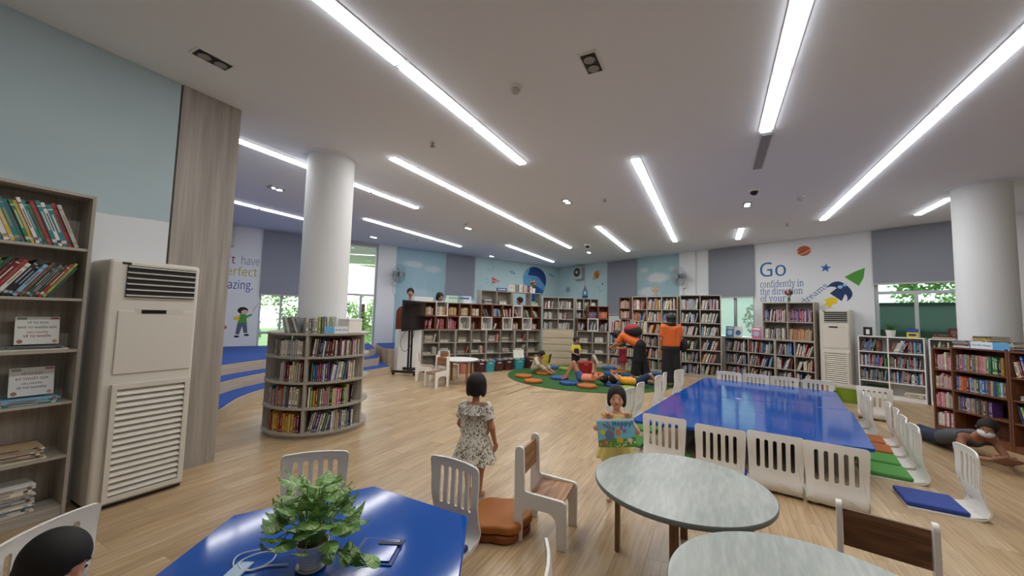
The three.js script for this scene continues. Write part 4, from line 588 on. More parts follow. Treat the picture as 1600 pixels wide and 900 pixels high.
// far right run
{
  const RUN = [
    { a: P(901, 572), b: P(950, 573), lab: 'low bookcase of magazines right of the drawer chest', cols: 2, flat: 1 },
    { a: P(951, 573.3), b: P(1058.5, 586.3), lab: 'low bookcase behind the bending woman in orange', cols: 4 },
    { a: P(1063, 587.5), b: P(1128, 593), lab: 'low bookcase behind the standing woman in orange', cols: 2 },
  ];
  RUN.forEach((u, k) => {
    const fr = frameAB(u.a, u.b), w = fr.len, cs = bookcase('low_bookcase', u.lab, fr, 0, { w, h: 1.05, d: 0.34, cols: u.cols, rows: 3 }); u.fr = fr;
    for (const c of cs) u.flat ? flatStack(fr, c.x0 + 0.06, c.y0, -0.17, Math.floor(rr(3, 8)), { w: 0.26, d: 0.22, cols: [18, 19, 17] }) : fillRow(fr, c.x0, c.x1, c.y0, c.y1, 0.34, { cols: [0, 17, 18, 11, 10, 15, 16, 2, 20, 6], lean: 0.25, fill: 0.92, tmin: 0.01, tmax: 0.024 });
  });
  const f0 = RUN[0].fr, w0 = f0.len, q = w0 / 2.95;
  for (const [i, row, m, lab] of [[0, 0, M.brown, 'dark'], [1, 0, M.whiteMel, 'white'], [2, 0, M.brown, 'brown'], [1, 1, M.brown, 'brown upper, purple books,'], [2, 1, M.brown, 'brown upper, orange books,']]) { const c = bookcase('storage_cube', `${lab} storage cube on the low magazine bookcase, ${ORD[i]} from left`, f0, i * q, { w: q - 0.004, h: 0.38, d: 0.3, cols: 1, rows: 1, y: 1.051 + row * 0.381, mat: m, back: m === M.brown ? M.brown : M.greyMel, plinth: 0, t: 0.022, kind: 'cube' }); rowIn(c, 0, 0, { cols: row ? (i === 1 ? [12, 11, 12] : [2, 0, 2]) : [20, 18, 11, 19], lean: row ? 0 : 0.2, fill: 0.95, hmin: 0.5, hmax: row ? 0.56 : 0.7 }); }
  const gb = bookcase('grey_bookcase', 'grey bookcase behind the cubes under the painted rocket', { o: L2W(f0, 0, 0, -0.34), turn: f0.turn }, 0.03, { w: w0 * 0.75, h: 2.05, d: 0.3, cols: 3, rows: 6 }); for (const c of gb) if (c.j > 3) fillRow(gb.fr, c.x0, c.x1, c.y0, c.y1, 0.3, { cols: [18, 20, 19, 18], lean: 0.03, fill: 0.7, hmin: 0.55, hmax: 0.75 });
  const f1 = RUN[1].fr, w1 = f1.len;
  fillRow(f1, 0.06, w1 * 0.62, 1.051, 1.42, 0.3, { cols: [9, 18, 2, 17, 20, 3, 6, 0, 10], lean: 0.08, fill: 0.98, hmin: 0.75, hmax: 0.95, tmin: 0.014, tmax: 0.03 });
  const br = bookcase('brown_bookcase', 'small brown bookcase standing left of the cross-topped bookcase', f1, w1 * 0.165, { w: w1 * 0.17, h: 0.63, d: 0.26, cols: 1, rows: 2, y: 1.45, mat: M.brown, back: M.brown, plinth: 0 }); for (const c of br) fillRow(f1, c.x0, c.x1, c.y0, c.y1, 0.26, { cols: [17, 2, 18, 0, 16], lean: 0.1 });
  const wcu = bookcase('storage_cube', 'white storage cube under the small brown bookcase', { o: L2W(f1, 0, 0, -0.05), turn: f1.turn }, w1 * 0.165, { w: w1 * 0.17, h: 0.39, d: 0.24, cols: 1, rows: 1, y: 1.056, mat: M.whiteMel, back: M.greyMel, plinth: 0, kind: 'cube' });
  const up = bookcase('grey_bookcase', 'grey upper bookcase with a cross ornament on top', { o: L2W(f1, 0, 0, -0.03), turn: f1.turn }, w1 * 0.355, { w: w1 * 0.645, h: 1.05, d: 0.3, cols: 3, rows: 3, y: 1.051, plinth: 0 }); for (const c of up) fillRow(up.fr, c.x0, c.x1, c.y0, c.y1, 0.3, { cols: [17, 18, 0, 3, 21, 10, 2, 18, 16], lean: 0.22, fill: 0.92, tmin: 0.012, tmax: 0.026 });
  { const c = thing('cross_ornament', 'pale wooden cross ornament on top of the grey upper bookcase', 'ornament', L2W(up.fr, w1 * 0.68, 2.102, -0.1), f1.turn); const m = std('#9c8f74', 0.7); part('base', box(0.12, 0.03, 0.08), m, c, [0, 0.015, 0]); part('upright', box(0.05, 0.28, 0.04, 0.01), m, c, [0, 0.17, 0]); part('arm', box(0.22, 0.07, 0.04, 0.015), m, c, [0, 0.2, 0]); part('halo', new THREE.TorusGeometry(0.08, 0.016, 8, 24), m, c, [0, 0.2, 0]); }
  const f2 = RUN[2].fr, u2 = bookcase('tall_bookcase', 'deep grey upper bookcase right of the standing woman in orange', f2, 0, { w: f2.len, h: 1.07, d: 0.42, cols: 2, rows: 3, y: 1.052, plinth: 0 }); for (const c of u2) fillRow(f2, c.x0, c.x1, c.y0, c.y1, 0.3, { cols: [18, 9, 13, 20, 17, 18, 19, 15], lean: 0.22, fill: 0.92, hmin: 0.62, hmax: 0.8 });
  const n = 0.5, s0 = hitR(1131, 560, n), s1 = hitR(1211, 560, n), s2 = hitR(1274, 560, n), sa = hitR(1191, 490, n), fr = { o: onR(0, 0, n), turn: TURN_R };
  const r4 = bookcase('low_bookcase', 'low bookcase under the narrow green window', fr, s0, { w: s1 - s0 - 0.004, h: 1.05, d: 0.36, cols: 2, rows: 3 }), r5 = bookcase('low_bookcase', 'low bookcase beside the far air conditioner', fr, s1, { w: s2 - s1, h: 1.05, d: 0.36, cols: 2, rows: 3 });
  for (const cs of [r4, r5]) for (const c of cs) fillRow(fr, c.x0, c.x1, c.y0, c.y1, 0.36, { cols: [20, 1, 17, 10, 0, 18, 21, 15, 9], lean: 0.25, fill: 0.94 });
  const r6 = bookcase('tall_bookcase', 'grey upper bookcase under the Go lettering with flowers on top', fr, sa, { w: s2 - sa, h: 0.89, d: 0.36, cols: 2, rows: 2, y: 1.052, plinth: 0 }); for (const c of r6) fillRow(fr, c.x0, c.x1, c.y0, c.y1, 0.36, { cols: c.j ? [12, 10, 18, 1, 13, 11, 0] : (c.i ? [16, 16, 2] : [20, 18, 21, 17]), lean: 0.08, fill: 0.94, hmin: 0.52, hmax: 0.68 });
  const fl = thing('flower_vase', 'small glass vase of red flowers on the bookcase under the lettering', 'flowers', L2W(fr, sa + (s2 - sa) * 0.5, 1.943, -0.15)); part('vase', new THREE.LatheGeometry([[0.001, 0], [0.03, 0], [0.04, 0.06], [0.025, 0.12], [0.02, 0.12], [0.03, 0.06], [0.001, 0.01]].map(p => new THREE.Vector2(...p)), 20), M.glassGreen, fl); for (let i = 0; i < 9; i++) { const a = i * 2.4, p = [Math.sin(a) * 0.06, 0.2 + rr(0, 0.08), Math.cos(a) * 0.06]; part('stem', tube([[0, 0.02, 0], [p[0] * 0.4, 0.12, p[2] * 0.4], p], 0.003, 6, 5), std('#3f6b35', 0.7), fl); part('bloom', new THREE.IcosahedronGeometry(0.03, 1), std(i % 3 ? '#a83238' : '#3f6b35', 0.7), fl, p); }
  // face-out picture books
  const faceOut = (s, c1, c2, lab, w = 0.2) => { const b = thing('face_out_book', lab, 'book', L2W(fr, s, 1.051, -0.1), fr.turn); part('cover', box(w, 0.28, 0.01), std(c1, 0.5), b, [0, 0.14, 0], [-0.14, 0, 0]); part('cover_picture', new THREE.CylinderGeometry(0.065, 0.065, 0.004, 24).rotateX(Math.PI / 2), std(c2, 0.5), b, [0, 0.12, 0.009], [-0.14, 0, 0]); part('title_band', box(w * 0.8, 0.04, 0.003), std('#f0eee6', 0.5), b, [0, 0.235, -0.007], [-0.14, 0, 0]); };
  const k = (s1 - s0) / 80; faceOut(s0 + 8 * k, '#4f94c4', '#cfe6f2', 'light blue picture book displayed face out on the low bookcase'); faceOut(s0 + 22 * k, '#e3e3dc', '#3f74b0', 'white picture book with a round blue picture, displayed face out'); faceOut(s0 + 51 * k, '#cf5f8c', '#9fc2d8', 'pink picture book displayed face out beside the tall bookcase');
}
if (farBooks.length) { const m = part('far_book_rows', mergeGeometries(farBooks), new THREE.MeshStandardMaterial({ vertexColors: true, roughness: 0.6 })); tag(m, 'rows of many small books filling the far bookcases and cubes', 'books', undefined, 'stuff'); }
// ---------------------------------------------------------------- tables and chairs
const roundedPoly = (pts, r) => { const s = new THREE.Shape(), n = pts.length; pts.forEach((p, i) => { const a = pts[(i + n - 1) % n], b = pts[(i + 1) % n], u = a.clone().sub(p).normalize().multiplyScalar(r).add(p), v = b.clone().sub(p).normalize().multiplyScalar(r).add(p); i ? s.lineTo(u.x, u.y) : s.moveTo(u.x, u.y); s.quadraticCurveTo(p.x, p.y, v.x, v.y); }); s.closePath(); return s; };
const flatTop = (pts, y, th, r = 0.03, bevel = 0.006) => { const s = roundedPoly(pts.map(p => new THREE.Vector2(p[0], -p[1])), r); const g = new THREE.ExtrudeGeometry(s, { depth: th - 2 * bevel, bevelEnabled: true, bevelSize: bevel, bevelOffset: -bevel, bevelThickness: bevel, bevelSegments: 3, curveSegments: 8 }); g.rotateX(-Math.PI / 2); g.translate(0, y - th + bevel, 0); return g; };
// low blue hexagonal table, bottom left
const HEX = V(-1.58, 0, -1.23), HT = 0.36;
{
  const t = thing('hexagonal_table', 'low glossy blue hexagonal table in the left foreground', 'table', HEX.toArray()), pts = []; for (let i = 0; i < 6; i++) pts.push([0.73 * Math.cos(i * Math.PI / 3), 0.73 * Math.sin(i * Math.PI / 3)]);
  part('tabletop', flatTop(pts, HT, 0.03, 0.012), M.blueTop, t); for (let i = 0; i < 3; i++) part('leg_panel', box(0.9, HT - 0.032, 0.03), M.greyMel, t, [0, (HT - 0.03) / 2, 0], [0, i * Math.PI / 3 + 0.52, 0]);
  const dk = std('#0d2a78', 0.4), q = P(590, 862, HT).sub(HEX); part('cable_tray_frame', box(0.2, 0.006, 0.2), dk, t, [q.x, HT + 0.003, q.z], [0, 0.45, 0]); part('cable_tray_lid', box(0.165, 0.006, 0.165), M.blueTop, t, [q.x, HT + 0.009, q.z], [0, 0.45, 0]); part('tray_slot', box(0.11, 0.004, 0.02), M.acDark, t, [q.x + 0.02, HT + 0.0135, q.z - 0.06], [0, 0.45, 0]);
}
// potted pothos and cables on it
{
  const p0 = P(486, 886, HT), pl = thing('potted_pothos', 'variegated pothos in a ribbed white pot on the blue hexagonal table', 'potted plant', [p0.x, HT + 0.0005, p0.z]);
  const prof = [[0.001, 0.008], [0.045, 0.008]]; for (let i = 0; i <= 24; i++) prof.push([0.046 + 0.022 * i / 24 + 0.0016 * Math.sin(i * 2.1), 0.01 + 0.1 * i / 24]); prof.push([0.064, 0.112], [0.06, 0.095], [0.001, 0.092]);
  part('pot', new THREE.LatheGeometry(prof.map(p => new THREE.Vector2(...p)), 40), std('#d3d8de', 0.4), pl); part('saucer', new THREE.LatheGeometry([[0.001, 0], [0.055, 0], [0.062, 0.012], [0.057, 0.012], [0.05, 0.005], [0.001, 0.005]].map(p => new THREE.Vector2(...p)), 36), std('#d8d2c4', 0.5), pl); part('soil', new THREE.CylinderGeometry(0.06, 0.06, 0.004, 24), std('#4a382a', 0.95), pl, [0, 0.098, 0]);
  const leafTex = sd => canvasTex(128, 192, (g, W, Ht) => { g.fillStyle = '#6fa04a'; g.fillRect(0, 0, W, Ht); for (let i = 0; i < 34; i++) { const y = rnd() * Ht, s = rnd() < 0.5 ? -1 : 1; g.strokeStyle = pick(['#c9d4a0', '#e0e2bc', '#78a050', '#3a6a2c', '#8fb060']); g.lineWidth = 1 + rnd() * 7; g.beginPath(); g.moveTo(W / 2, y); g.quadraticCurveTo(W / 2 + s * 30, y - 20, W / 2 + s * 62, y - 50 * rnd()); g.stroke(); } g.strokeStyle = '#a9c07c'; g.lineWidth = 3; g.beginPath(); g.moveTo(W / 2, 0); g.lineTo(W / 2, Ht); g.stroke(); });
  const lm = [1, 2, 3].map(i => new THREE.MeshPhysicalMaterial({ map: leafTex(i), roughness: 0.42, side: THREE.DoubleSide, transmission: 0.12, thickness: 0 }));
  const leaf = bend => { const nu = 8, nv = 10, pos = [], uv = [], ix = []; for (let j = 0; j <= nv; j++) for (let i = 0; i <= nu; i++) { const v = j / nv, u = i / nu * 2 - 1, w = 0.47 * Math.pow(Math.sin(Math.PI * Math.pow(v, 0.62)), 0.8) * (1 - 0.25 * v); pos.push(u * w, v - (Math.abs(u) * (v < 0.2 ? 0.12 * (1 - v * 5) : 0)), Math.abs(u) * 0.1 - bend * v * v + 0.02 * Math.sin(v * 9 + u * 2)); uv.push(u / 2 + 0.5, v); } for (let j = 0; j < nv; j++) for (let i = 0; i < nu; i++) { const a = j * (nu + 1) + i; ix.push(a, a + 1, a + nu + 2, a, a + nu + 2, a + nu + 1); } const g = new THREE.BufferGeometry(); g.setAttribute('position', new THREE.Float32BufferAttribute(pos, 3)); g.setAttribute('uv', new THREE.Float32BufferAttribute(uv, 2)); g.setIndex(ix); g.computeVertexNormals(); return g; };
  const lg = [leaf(0.18), leaf(0.35), leaf(0.5)], stemM = std('#6f9450', 0.6), put = (p, yaw, tilt, s, from) => { const st = part('stem', tube([from, [from[0] * 0.4 + p[0] * 0.6, Math.max(from[1], p[1]) * 0.5 + p[1] * 0.5 + 0.015, from[2] * 0.4 + p[2] * 0.6], p], 0.0022, 8, 5), stemM, pl); const l = part('leaf', pick(lg), pick(lm), st, p); l.rotation.order = 'YXZ'; l.rotation.set(tilt, yaw, rr(-0.3, 0.3)); l.scale.setScalar(s); };
  for (let i = 0; i < 72; i++) { const a = i * 2.39996, k = (i + 0.5) / 72, r = 0.02 + 0.13 * Math.sqrt(k), y = 0.125 + 0.19 * (1 - k) * rr(0.6, 1.15) + rr(0, 0.06); put([Math.sin(a) * r, y, Math.cos(a) * r], a + rr(-0.4, 0.4), rr(0.7, 1.6) + k * 0.5, rr(0.065, 0.1), [Math.sin(a) * 0.02, 0.1, Math.cos(a) * 0.02]); }
  for (let i = 0; i < 9; i++) { const a = camera.rotation.y - 1.2, k = i / 8, x = 0.06 + 0.13 * k, q = P(505 + 85 * k, 872 + 18 * k, HT + 0.04); put([q.x - p0.x + rr(-0.02, 0.02), 0.035 + rr(0, 0.05) * (1 - k * 0.5), q.z - p0.z + rr(-0.02, 0.02)], rr(0, 6), rr(0.7, 1.3), rr(0.065, 0.09), [0.05, 0.1, 0.01]); }
  const c = P(400, 862, HT); tag(part('white_cable', tube([P(440, 860, HT + 0.005), P(410, 858, HT + 0.02), P(372, 868, HT + 0.006), P(366, 886, HT + 0.006), P(395, 890, HT + 0.006), P(425, 876, HT + 0.01), P(430, 862, HT + 0.014), P(400, 866, HT + 0.018), P(374, 879, HT + 0.014), P(384, 892, HT + 0.006), P(420, 884, HT + 0.006), P(450, 882, HT + 0.006)], 0.0032, 90, 6), std('#e6e6ea', 0.5)), 'coiled white charging cable beside the pothos on the blue table', 'cable');
  const ph = thing('phone', 'pale blue phone lying beside the white cable on the blue table', 'phone', [P(368, 897, HT).x, HT + 0.0005, P(368, 897, HT).z], 0.5); part('phone_body', box(0.07, 0.008, 0.14, 0.003), std('#8fa9cf', 0.3), ph, [0, 0.0042, 0]); part('screen', box(0.062, 0.001, 0.13), std('#bcd3ea', 0.15), ph, [0, 0.0088, 0]);
}
// big low blue table made of two tops
const TT = 0.37;
{
  const q = (x, y) => { const p = P(x, y, TT); return [p.x, p.z]; }, mL = P(1057, 613, TT), mR = P(1331, 642, TT);
  for (const [k, pts, lab] of [[0, [q(985, 656), q(1369, 702), [mR.x, mR.z], [mL.x, mL.z]], 'large glossy blue low table, nearer half, at right'], [1, [[mL.x + 0.02, mL.z - 0.012], [mR.x - 0.03, mR.z - 0.012], q(1306, 612), q(1100, 590)], 'large glossy blue low table, farther half, at right']]) {
    const cx = pts.reduce((a, p) => a + p[0], 0) / 4, cz = pts.reduce((a, p) => a + p[1], 0) / 4, t = thing('low_table', lab, 'table', [cx, 0, cz], 0, 'big blue low tables'); part('tabletop', flatTop(pts.map(p => [p[0] - cx, p[1] - cz]), TT, 0.032, 0.03), M.blueTop, t);
    for (const s of [-1, 1]) part('leg_panel', box(0.03, TT - 0.034, 1.15), M.greyMel, t, [s * 0.62, (TT - 0.032) / 2, 0], [0, -0.13, 0]); part('stretcher_panel', box(1.2, 0.2, 0.03), M.greyMel, t, [0, 0.22, 0], [0, -0.13, 0]);
  }
}
// legless white floor chairs
const chairProto = (() => {
  const W = 0.408;
  const prof = []; { let x = 0, y = 0.008, a = 0; prof.push([0, 0.008]); const seg = (len, da, n) => { for (let i = 0; i < n; i++) { a += da / n; x += Math.cos(a) * len / n; y += Math.sin(a) * len / n; prof.push([x, y]); } }; seg(0.39, 0, 6); seg(0.15, 1.95, 10); seg(0.12, -0.35, 4); seg(0.12, -0.1, 4); seg(0.15, 0.25, 5); }
  const L = [0]; for (let i = 1; i < prof.length; i++) L.push(L[i - 1] + Math.hypot(prof[i][0] - prof[i - 1][0], prof[i][1] - prof[i - 1][1])); const TOT = L[L.length - 1];
  const s = roundedPoly([[-W / 2, 0], [W / 2, 0], [W / 2 * 0.93, 0.46], [W / 2 * 1.04, TOT], [-W / 2 * 1.04, TOT], [-W / 2 * 0.93, 0.46]].map(p => new THREE.Vector2(...p)), 0.035);
  for (let i = -2; i <= 2; i++) { const h = new THREE.Path(), x = i * 0.062, r = 0.0145, y0 = TOT - 0.29, y1 = TOT - 0.075; h.moveTo(x - r, y0); h.absarc(x, y0, r, Math.PI, 2 * Math.PI, false); h.lineTo(x + r, y1); h.absarc(x, y1, r, 0, Math.PI, false); h.closePath(); s.holes.push(h); }
  let g = new THREE.ExtrudeGeometry(s, { depth: 0.012, bevelEnabled: false, curveSegments: 6 }); g = new TessellateModifier(0.045, 5).modify(g);
  const p = g.attributes.position; for (let i = 0; i < p.count; i++) {
    const x = p.getX(i), v = Math.max(0, Math.min(TOT, p.getY(i))), z = p.getZ(i); let k = 1; while (k < L.length - 1 && L[k] < v) k++; const f = (v - L[k - 1]) / (L[k] - L[k - 1]), a = prof[k - 1], b = prof[k], tx_ = (b[0] - a[0]) / (L[k] - L[k - 1]), ty = (b[1] - a[1]) / (L[k] - L[k - 1]);
    const cup = 0.06 * (x / 0.21) ** 2 * Math.max(0, Math.min(1, (v - 0.5) / 0.2)) * 0.5; const px = a[0] + (b[0] - a[0]) * f, py = a[1] + (b[1] - a[1]) * f, off = z - 0.006 + cup; p.setXYZ(i, x, py - ty * 0 + tx_ * off, px - ty * off);
  }
  g.deleteAttribute('normal'); g.deleteAttribute('uv'); g = mergeVertices(g, 1e-4); g = toCreasedNormals(g, 0.6); g.computeBoundingBox(); const m = g.boundingBox.min; g.translate(0, -m.y + 0.0005, -0.22); return g;
})();
const padGeo = (() => { const g = new RoundedBoxGeometry(0.37, 0.036, 0.36, 3, 0.014); return g; })();
const CUSH = { blue: std('#27418f', 0.7), green: std('#4d9440', 0.75), orange: std('#a8602c', 0.75) };
function floorChair(pos, turn, color, label) {
  const c = thing('legless_chair', label, 'floor chair', [pos.x, pos.y || 0, pos.z], turn, 'white legless floor chairs'); part('shell', chairProto, M.chairWhite, c); if (color) part('seat_pad', padGeo, CUSH[color], c, [0, 0.034, -0.045]); return c;
}
const fwd = th => V(-Math.sin(th), 0, -Math.cos(th)), deg = d => d * Math.PI / 180;
{
  // shell: seat from z=-0.22 to about 0.17, back rises behind; local front is -z
  const nearRow = [[1034, 734, 'green'], [1123, 760, 'blue'], [1212, 776, 'green'], [1310, 802, 'green']];
  nearRow.forEach(([x, y, c], i) => { const th = deg(-8), p = P(x, y).addScaledVector(fwd(th), 0.27); floorChair(p, th, c, `white slotted legless chair, ${ORD[i]} from left along the near edge of big blue table`); });
  const a = P(1100, 590, TT), b = P(1306, 612, TT); [0.2, 0.42, 0.64, 0.88].forEach((t, i) => { const p = a.clone().lerp(b, t).setY(0), th = deg(168); floorChair(p.addScaledVector(fwd(th), -0.0), th, 'blue', `white slotted legless chair, ${ORD[i]} from left along the far edge of big blue table`); });
  [[-0.93, -4.85, -98, 'green'], [-0.86, -5.5, -102, 'green'], [-0.8, -6.1, -96, 'green'], [-0.66, -7.05, -98, null], [-0.6, -7.5, -92, null], [-0.42, -8.1, -110, null]].forEach(([x, z, d, c], i) => floorChair(V(x, 0, z), deg(d), c, `white legless chair, ${ORD[i]} from the front along the left side of big blue table`));
  [[1.72, -7.45, 84, null], [1.66, -6.95, 84, null], [1.74, -6.55, 80, 'orange'], [1.68, -6.12, 78, 'orange'], [1.6, -5.68, 80, 'green'], [1.54, -5.24, 82, 'green']].forEach(([x, z, d, c], i) => floorChair(V(x, 0, z), deg(d), c, `white legless chair, ${ORD[i]} from the back along the right side of big blue table`));
  floorChair(V(2.27, 0, -8.2), deg(-18), 'orange', 'white legless chair with orange pad standing alone before the white bookcase');
  floorChair(V(1.62, 0, -4.56), deg(86), 'blue', 'white legless chair with blue pad standing alone at right on open floor');
  floorChair(V(-2.29, 0, -1.66), deg(-134), 'blue', 'white legless chair behind the blue hexagonal table, left of the pothos'); floorChair(V(-1.55, 0, -1.98), deg(174), 'blue', 'white legless chair at far right edge of the hexagonal table'); floorChair(V(-2.46, 0, -0.72), deg(-62), 'blue', 'white legless chair under the dark-haired child at lower left'); { const th = deg(108), q = P(884, 868, 0.43); floorChair(V(q.x, 0, q.z).add(V(0.064, 0, 0.19)).addScaledVector(fwd(th), 0.27), th, 'blue', 'white legless chair whose back edge shows at the bottom between the tables'); }
}
// round grey-topped tables
function roundTable(x, z, r, h, label, a0 = 0, white) {
  const t = thing('round_table', label, 'table', [x, 0, z]), prof = [[0.001, h - 0.028], [r - 0.004, h - 0.028], [r, h - 0.022], [r, h - 0.006], [r - 0.004, h - 0.0015]];
  part('edge_band', new THREE.LatheGeometry(prof.map(p => new THREE.Vector2(...p)), 96), M.greyEdge, t); const g = new THREE.CylinderGeometry(r - 0.003, r - 0.003, 0.003, 96), uv = g.attributes.uv, p = g.attributes.position; for (let i = 0; i < uv.count; i++) uv.setXY(i, p.getX(i) + 0.3, p.getZ(i)); part('tabletop', g, white ? M.whiteMel : M.greyTop, t, [0, h - 0.0015, 0]);
  for (let i = 0; i < 4; i++) { const a = a0 + i * Math.PI / 2; part('leg', box(0.026, h - 0.03, 0.045), M.legWood, t, [Math.cos(a) * r * 0.74, (h - 0.028) / 2, Math.sin(a) * r * 0.74], [0, -a, 0]); } part('apron', merged([at(box(r * 1.3, 0.05, 0.02), 0, h - 0.054, 0, 0, -a0), at(box(r * 1.3, 0.05, 0.02), 0, h - 0.054, 0, 0, Math.PI / 2 - a0)]), M.legWood, t);
}
roundTable(-0.19, -2.6, 0.495, 0.5, 'round marbled grey table in front of the toddler holding a book', Math.PI); roundTable(0.33, -1.72, 0.5, 0.5, 'round marbled grey table cut by the bottom picture edge', 0.6); roundTable(-4.87, -6.92, 0.42, 0.5, 'small round white table near the television', 0.4, true);
// children's chairs: white side frames, walnut seat and back
const sideShape = (() => { const s = new THREE.Shape(); s.moveTo(-0.14, 0); s.lineTo(-0.145, 0.56); s.quadraticCurveTo(-0.145, 0.595, -0.12, 0.595); s.quadraticCurveTo(-0.098, 0.595, -0.098, 0.56); s.lineTo(-0.09, 0.33); s.quadraticCurveTo(-0.085, 0.31, -0.06, 0.31); s.lineTo(0.12, 0.295); s.quadraticCurveTo(0.145, 0.292, 0.145, 0.26); s.lineTo(0.145, 0); s.lineTo(0.1, 0); s.lineTo(0.098, 0.14); s.quadraticCurveTo(0.09, 0.215, 0.03, 0.215); s.lineTo(-0.04, 0.215); s.quadraticCurveTo(-0.098, 0.21, -0.1, 0.14); s.lineTo(-0.1, 0); s.closePath(); return s; })();
const sideGeo = (() => { const g = extr(sideShape, 0.014, 0.003); g.translate(0, 0.0005, -0.007); return g; })(), seatGeo = uvm(new RoundedBoxGeometry(0.2, 0.018, 0.25, 2, 0.006)), backGeo = (() => { const g = new THREE.BoxGeometry(0.014, 0.17, 0.25, 1, 1, 8); return uvm(g); })();
function kidChair(x, z, turn, label, dark) {   // local front is +x
  const c = thing('child_chair', label, 'chair', [x, 0, z], turn, 'small wooden children chairs'); c.scale.set(1.2, 1, 1.2); for (const s of [-1, 1]) part('side_frame', sideGeo, M.chairWhite, c, [0, 0.003, s * 0.137]); part('seat', seatGeo, dark ? M.darkWalnut : M.walnut, c, [0.03, 0.285, 0]); part('backrest', backGeo, dark ? M.darkWalnut : M.walnut, c, [-0.12, 0.48, 0], [0, 0, 0.03]); return c;
}
kidChair(-1.03, -2.56, 0.1, 'white and walnut child chair standing alone beside the round grey table'); kidChair(0.68, -2.36, Math.PI / 2 + Math.PI - 0.2, 'white and dark walnut child chair seen from behind at lower right', true); kidChair(-5.66, -6.72, 0.6, 'white child chair seen side-on, left of small white table'); kidChair(-5.45, -7.3, -0.1, 'white child chair with walnut back behind the small white table'); kidChair(-4.98, -6.3, -1.75, 'white child chair with walnut back in front of the small white table');
// ---------------------------------------------------------------- rug, cushions, bins
const RUG = V(-2.75, 0, -9.4);
{ const r = part('turf_rug', new THREE.CylinderGeometry(1.98, 1.98, 0.012, 96), M.turf, null, [RUG.x, 0.0065, RUG.z]); tag(r, 'round dark green turf rug under the lying children', 'rug'); }
const cushGeo = (() => { const s = new THREE.Shape(), n = 72; for (let i = 0; i <= n; i++) { const a = i / n * Math.PI * 2, r = 0.185 + 0.012 * Math.cos(6 * a); i ? s.lineTo(r * Math.cos(a), r * Math.sin(a)) : s.moveTo(r, 0); } const g = new THREE.ExtrudeGeometry(s, { depth: 0.02, bevelEnabled: true, bevelSize: 0.018, bevelThickness: 0.018, bevelSegments: 4, curveSegments: 2 }); g.rotateX(-Math.PI / 2); g.translate(0, 0.0185, 0); return g; })();
const CM = { orange: std('#b3641f', 0.7), blue: std('#2f5594', 0.8), lime: std('#8f9e3f', 0.8) };
{
  const list = [[818, 590, 'orange'], [850, 585.5, 'orange'], [833, 598, 'orange'], [863, 576, 'blue'], [850, 571.5, 'lime'], [874, 593, 'blue'], [889, 601, 'blue'], [917, 606, 'orange'], [883, 578, 'lime'], [934, 586, 'orange'], [952, 577.5, 'blue'], [951, 586, 'blue'], [968, 583.5, 'orange'], [985, 588.5, 'blue'], [1002, 592, 'lime'], [1022, 586, 'blue'], [978, 609.5, 'lime'], [960, 604, 'blue'], [1020, 601, 'blue'], [985, 581, 'lime'], [945, 594, 'orange']];
  const ps = list.map(([x, y, c]) => ({ p: P(x, y), c })); for (let k = 0; k < 40; k++) for (const a of ps) for (const b of ps) if (a !== b) { const d = a.p.distanceTo(b.p); if (d < 0.44) { const u = a.p.clone().sub(b.p).normalize().multiplyScalar((0.44 - d) / 2 + 0.001); a.p.add(u); b.p.sub(u); } }
  const where = q => { const d = q.clone().sub(RUG); return (d.z > 0.5 ? 'front' : d.z < -0.5 ? 'back' : 'middle') + ' ' + (d.x < -0.5 ? 'left' : d.x > 0.5 ? 'right' : 'centre'); }, seen = {};
  for (const { p, c } of ps) { const w = where(p), k = c + w, n = seen[k] = (seen[k] || 0) + 1; const m = part('floor_cushion', cushGeo, CM[c], null, [p.x, 0.013, p.z], [0, rr(0, 1), 0]); tag(m, `${c} scalloped floor cushion, ${n > 1 ? ORD[n - 1] + ' one ' : ''}at ${w} of the green rug`, 'cushion', 'scalloped floor cushions on the rug'); }
}
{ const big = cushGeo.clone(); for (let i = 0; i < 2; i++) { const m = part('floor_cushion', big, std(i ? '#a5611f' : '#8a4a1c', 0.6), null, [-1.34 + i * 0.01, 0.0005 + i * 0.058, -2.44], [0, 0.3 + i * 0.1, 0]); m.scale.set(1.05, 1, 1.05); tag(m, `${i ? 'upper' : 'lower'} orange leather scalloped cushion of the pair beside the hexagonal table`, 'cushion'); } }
for (const [a, b, i] of [[[755, 616], [812, 600], 0], [[790, 617], [834, 602], 1], [[828, 613], [893, 612], 2]]) { const p = P(...a), q = P(...b), m = part('floor_tape', box(p.distanceTo(q), 0.001, 0.02), std('#4a3c2c', 0.8), null, [(p.x + q.x) / 2, 0.0008, (p.z + q.z) / 2], [0, Math.atan2(-(q.z - p.z), q.x - p.x), 0]); tag(m, `${ORD[i]} thin dark tape line on floor left of the green rug`, 'tape'); }
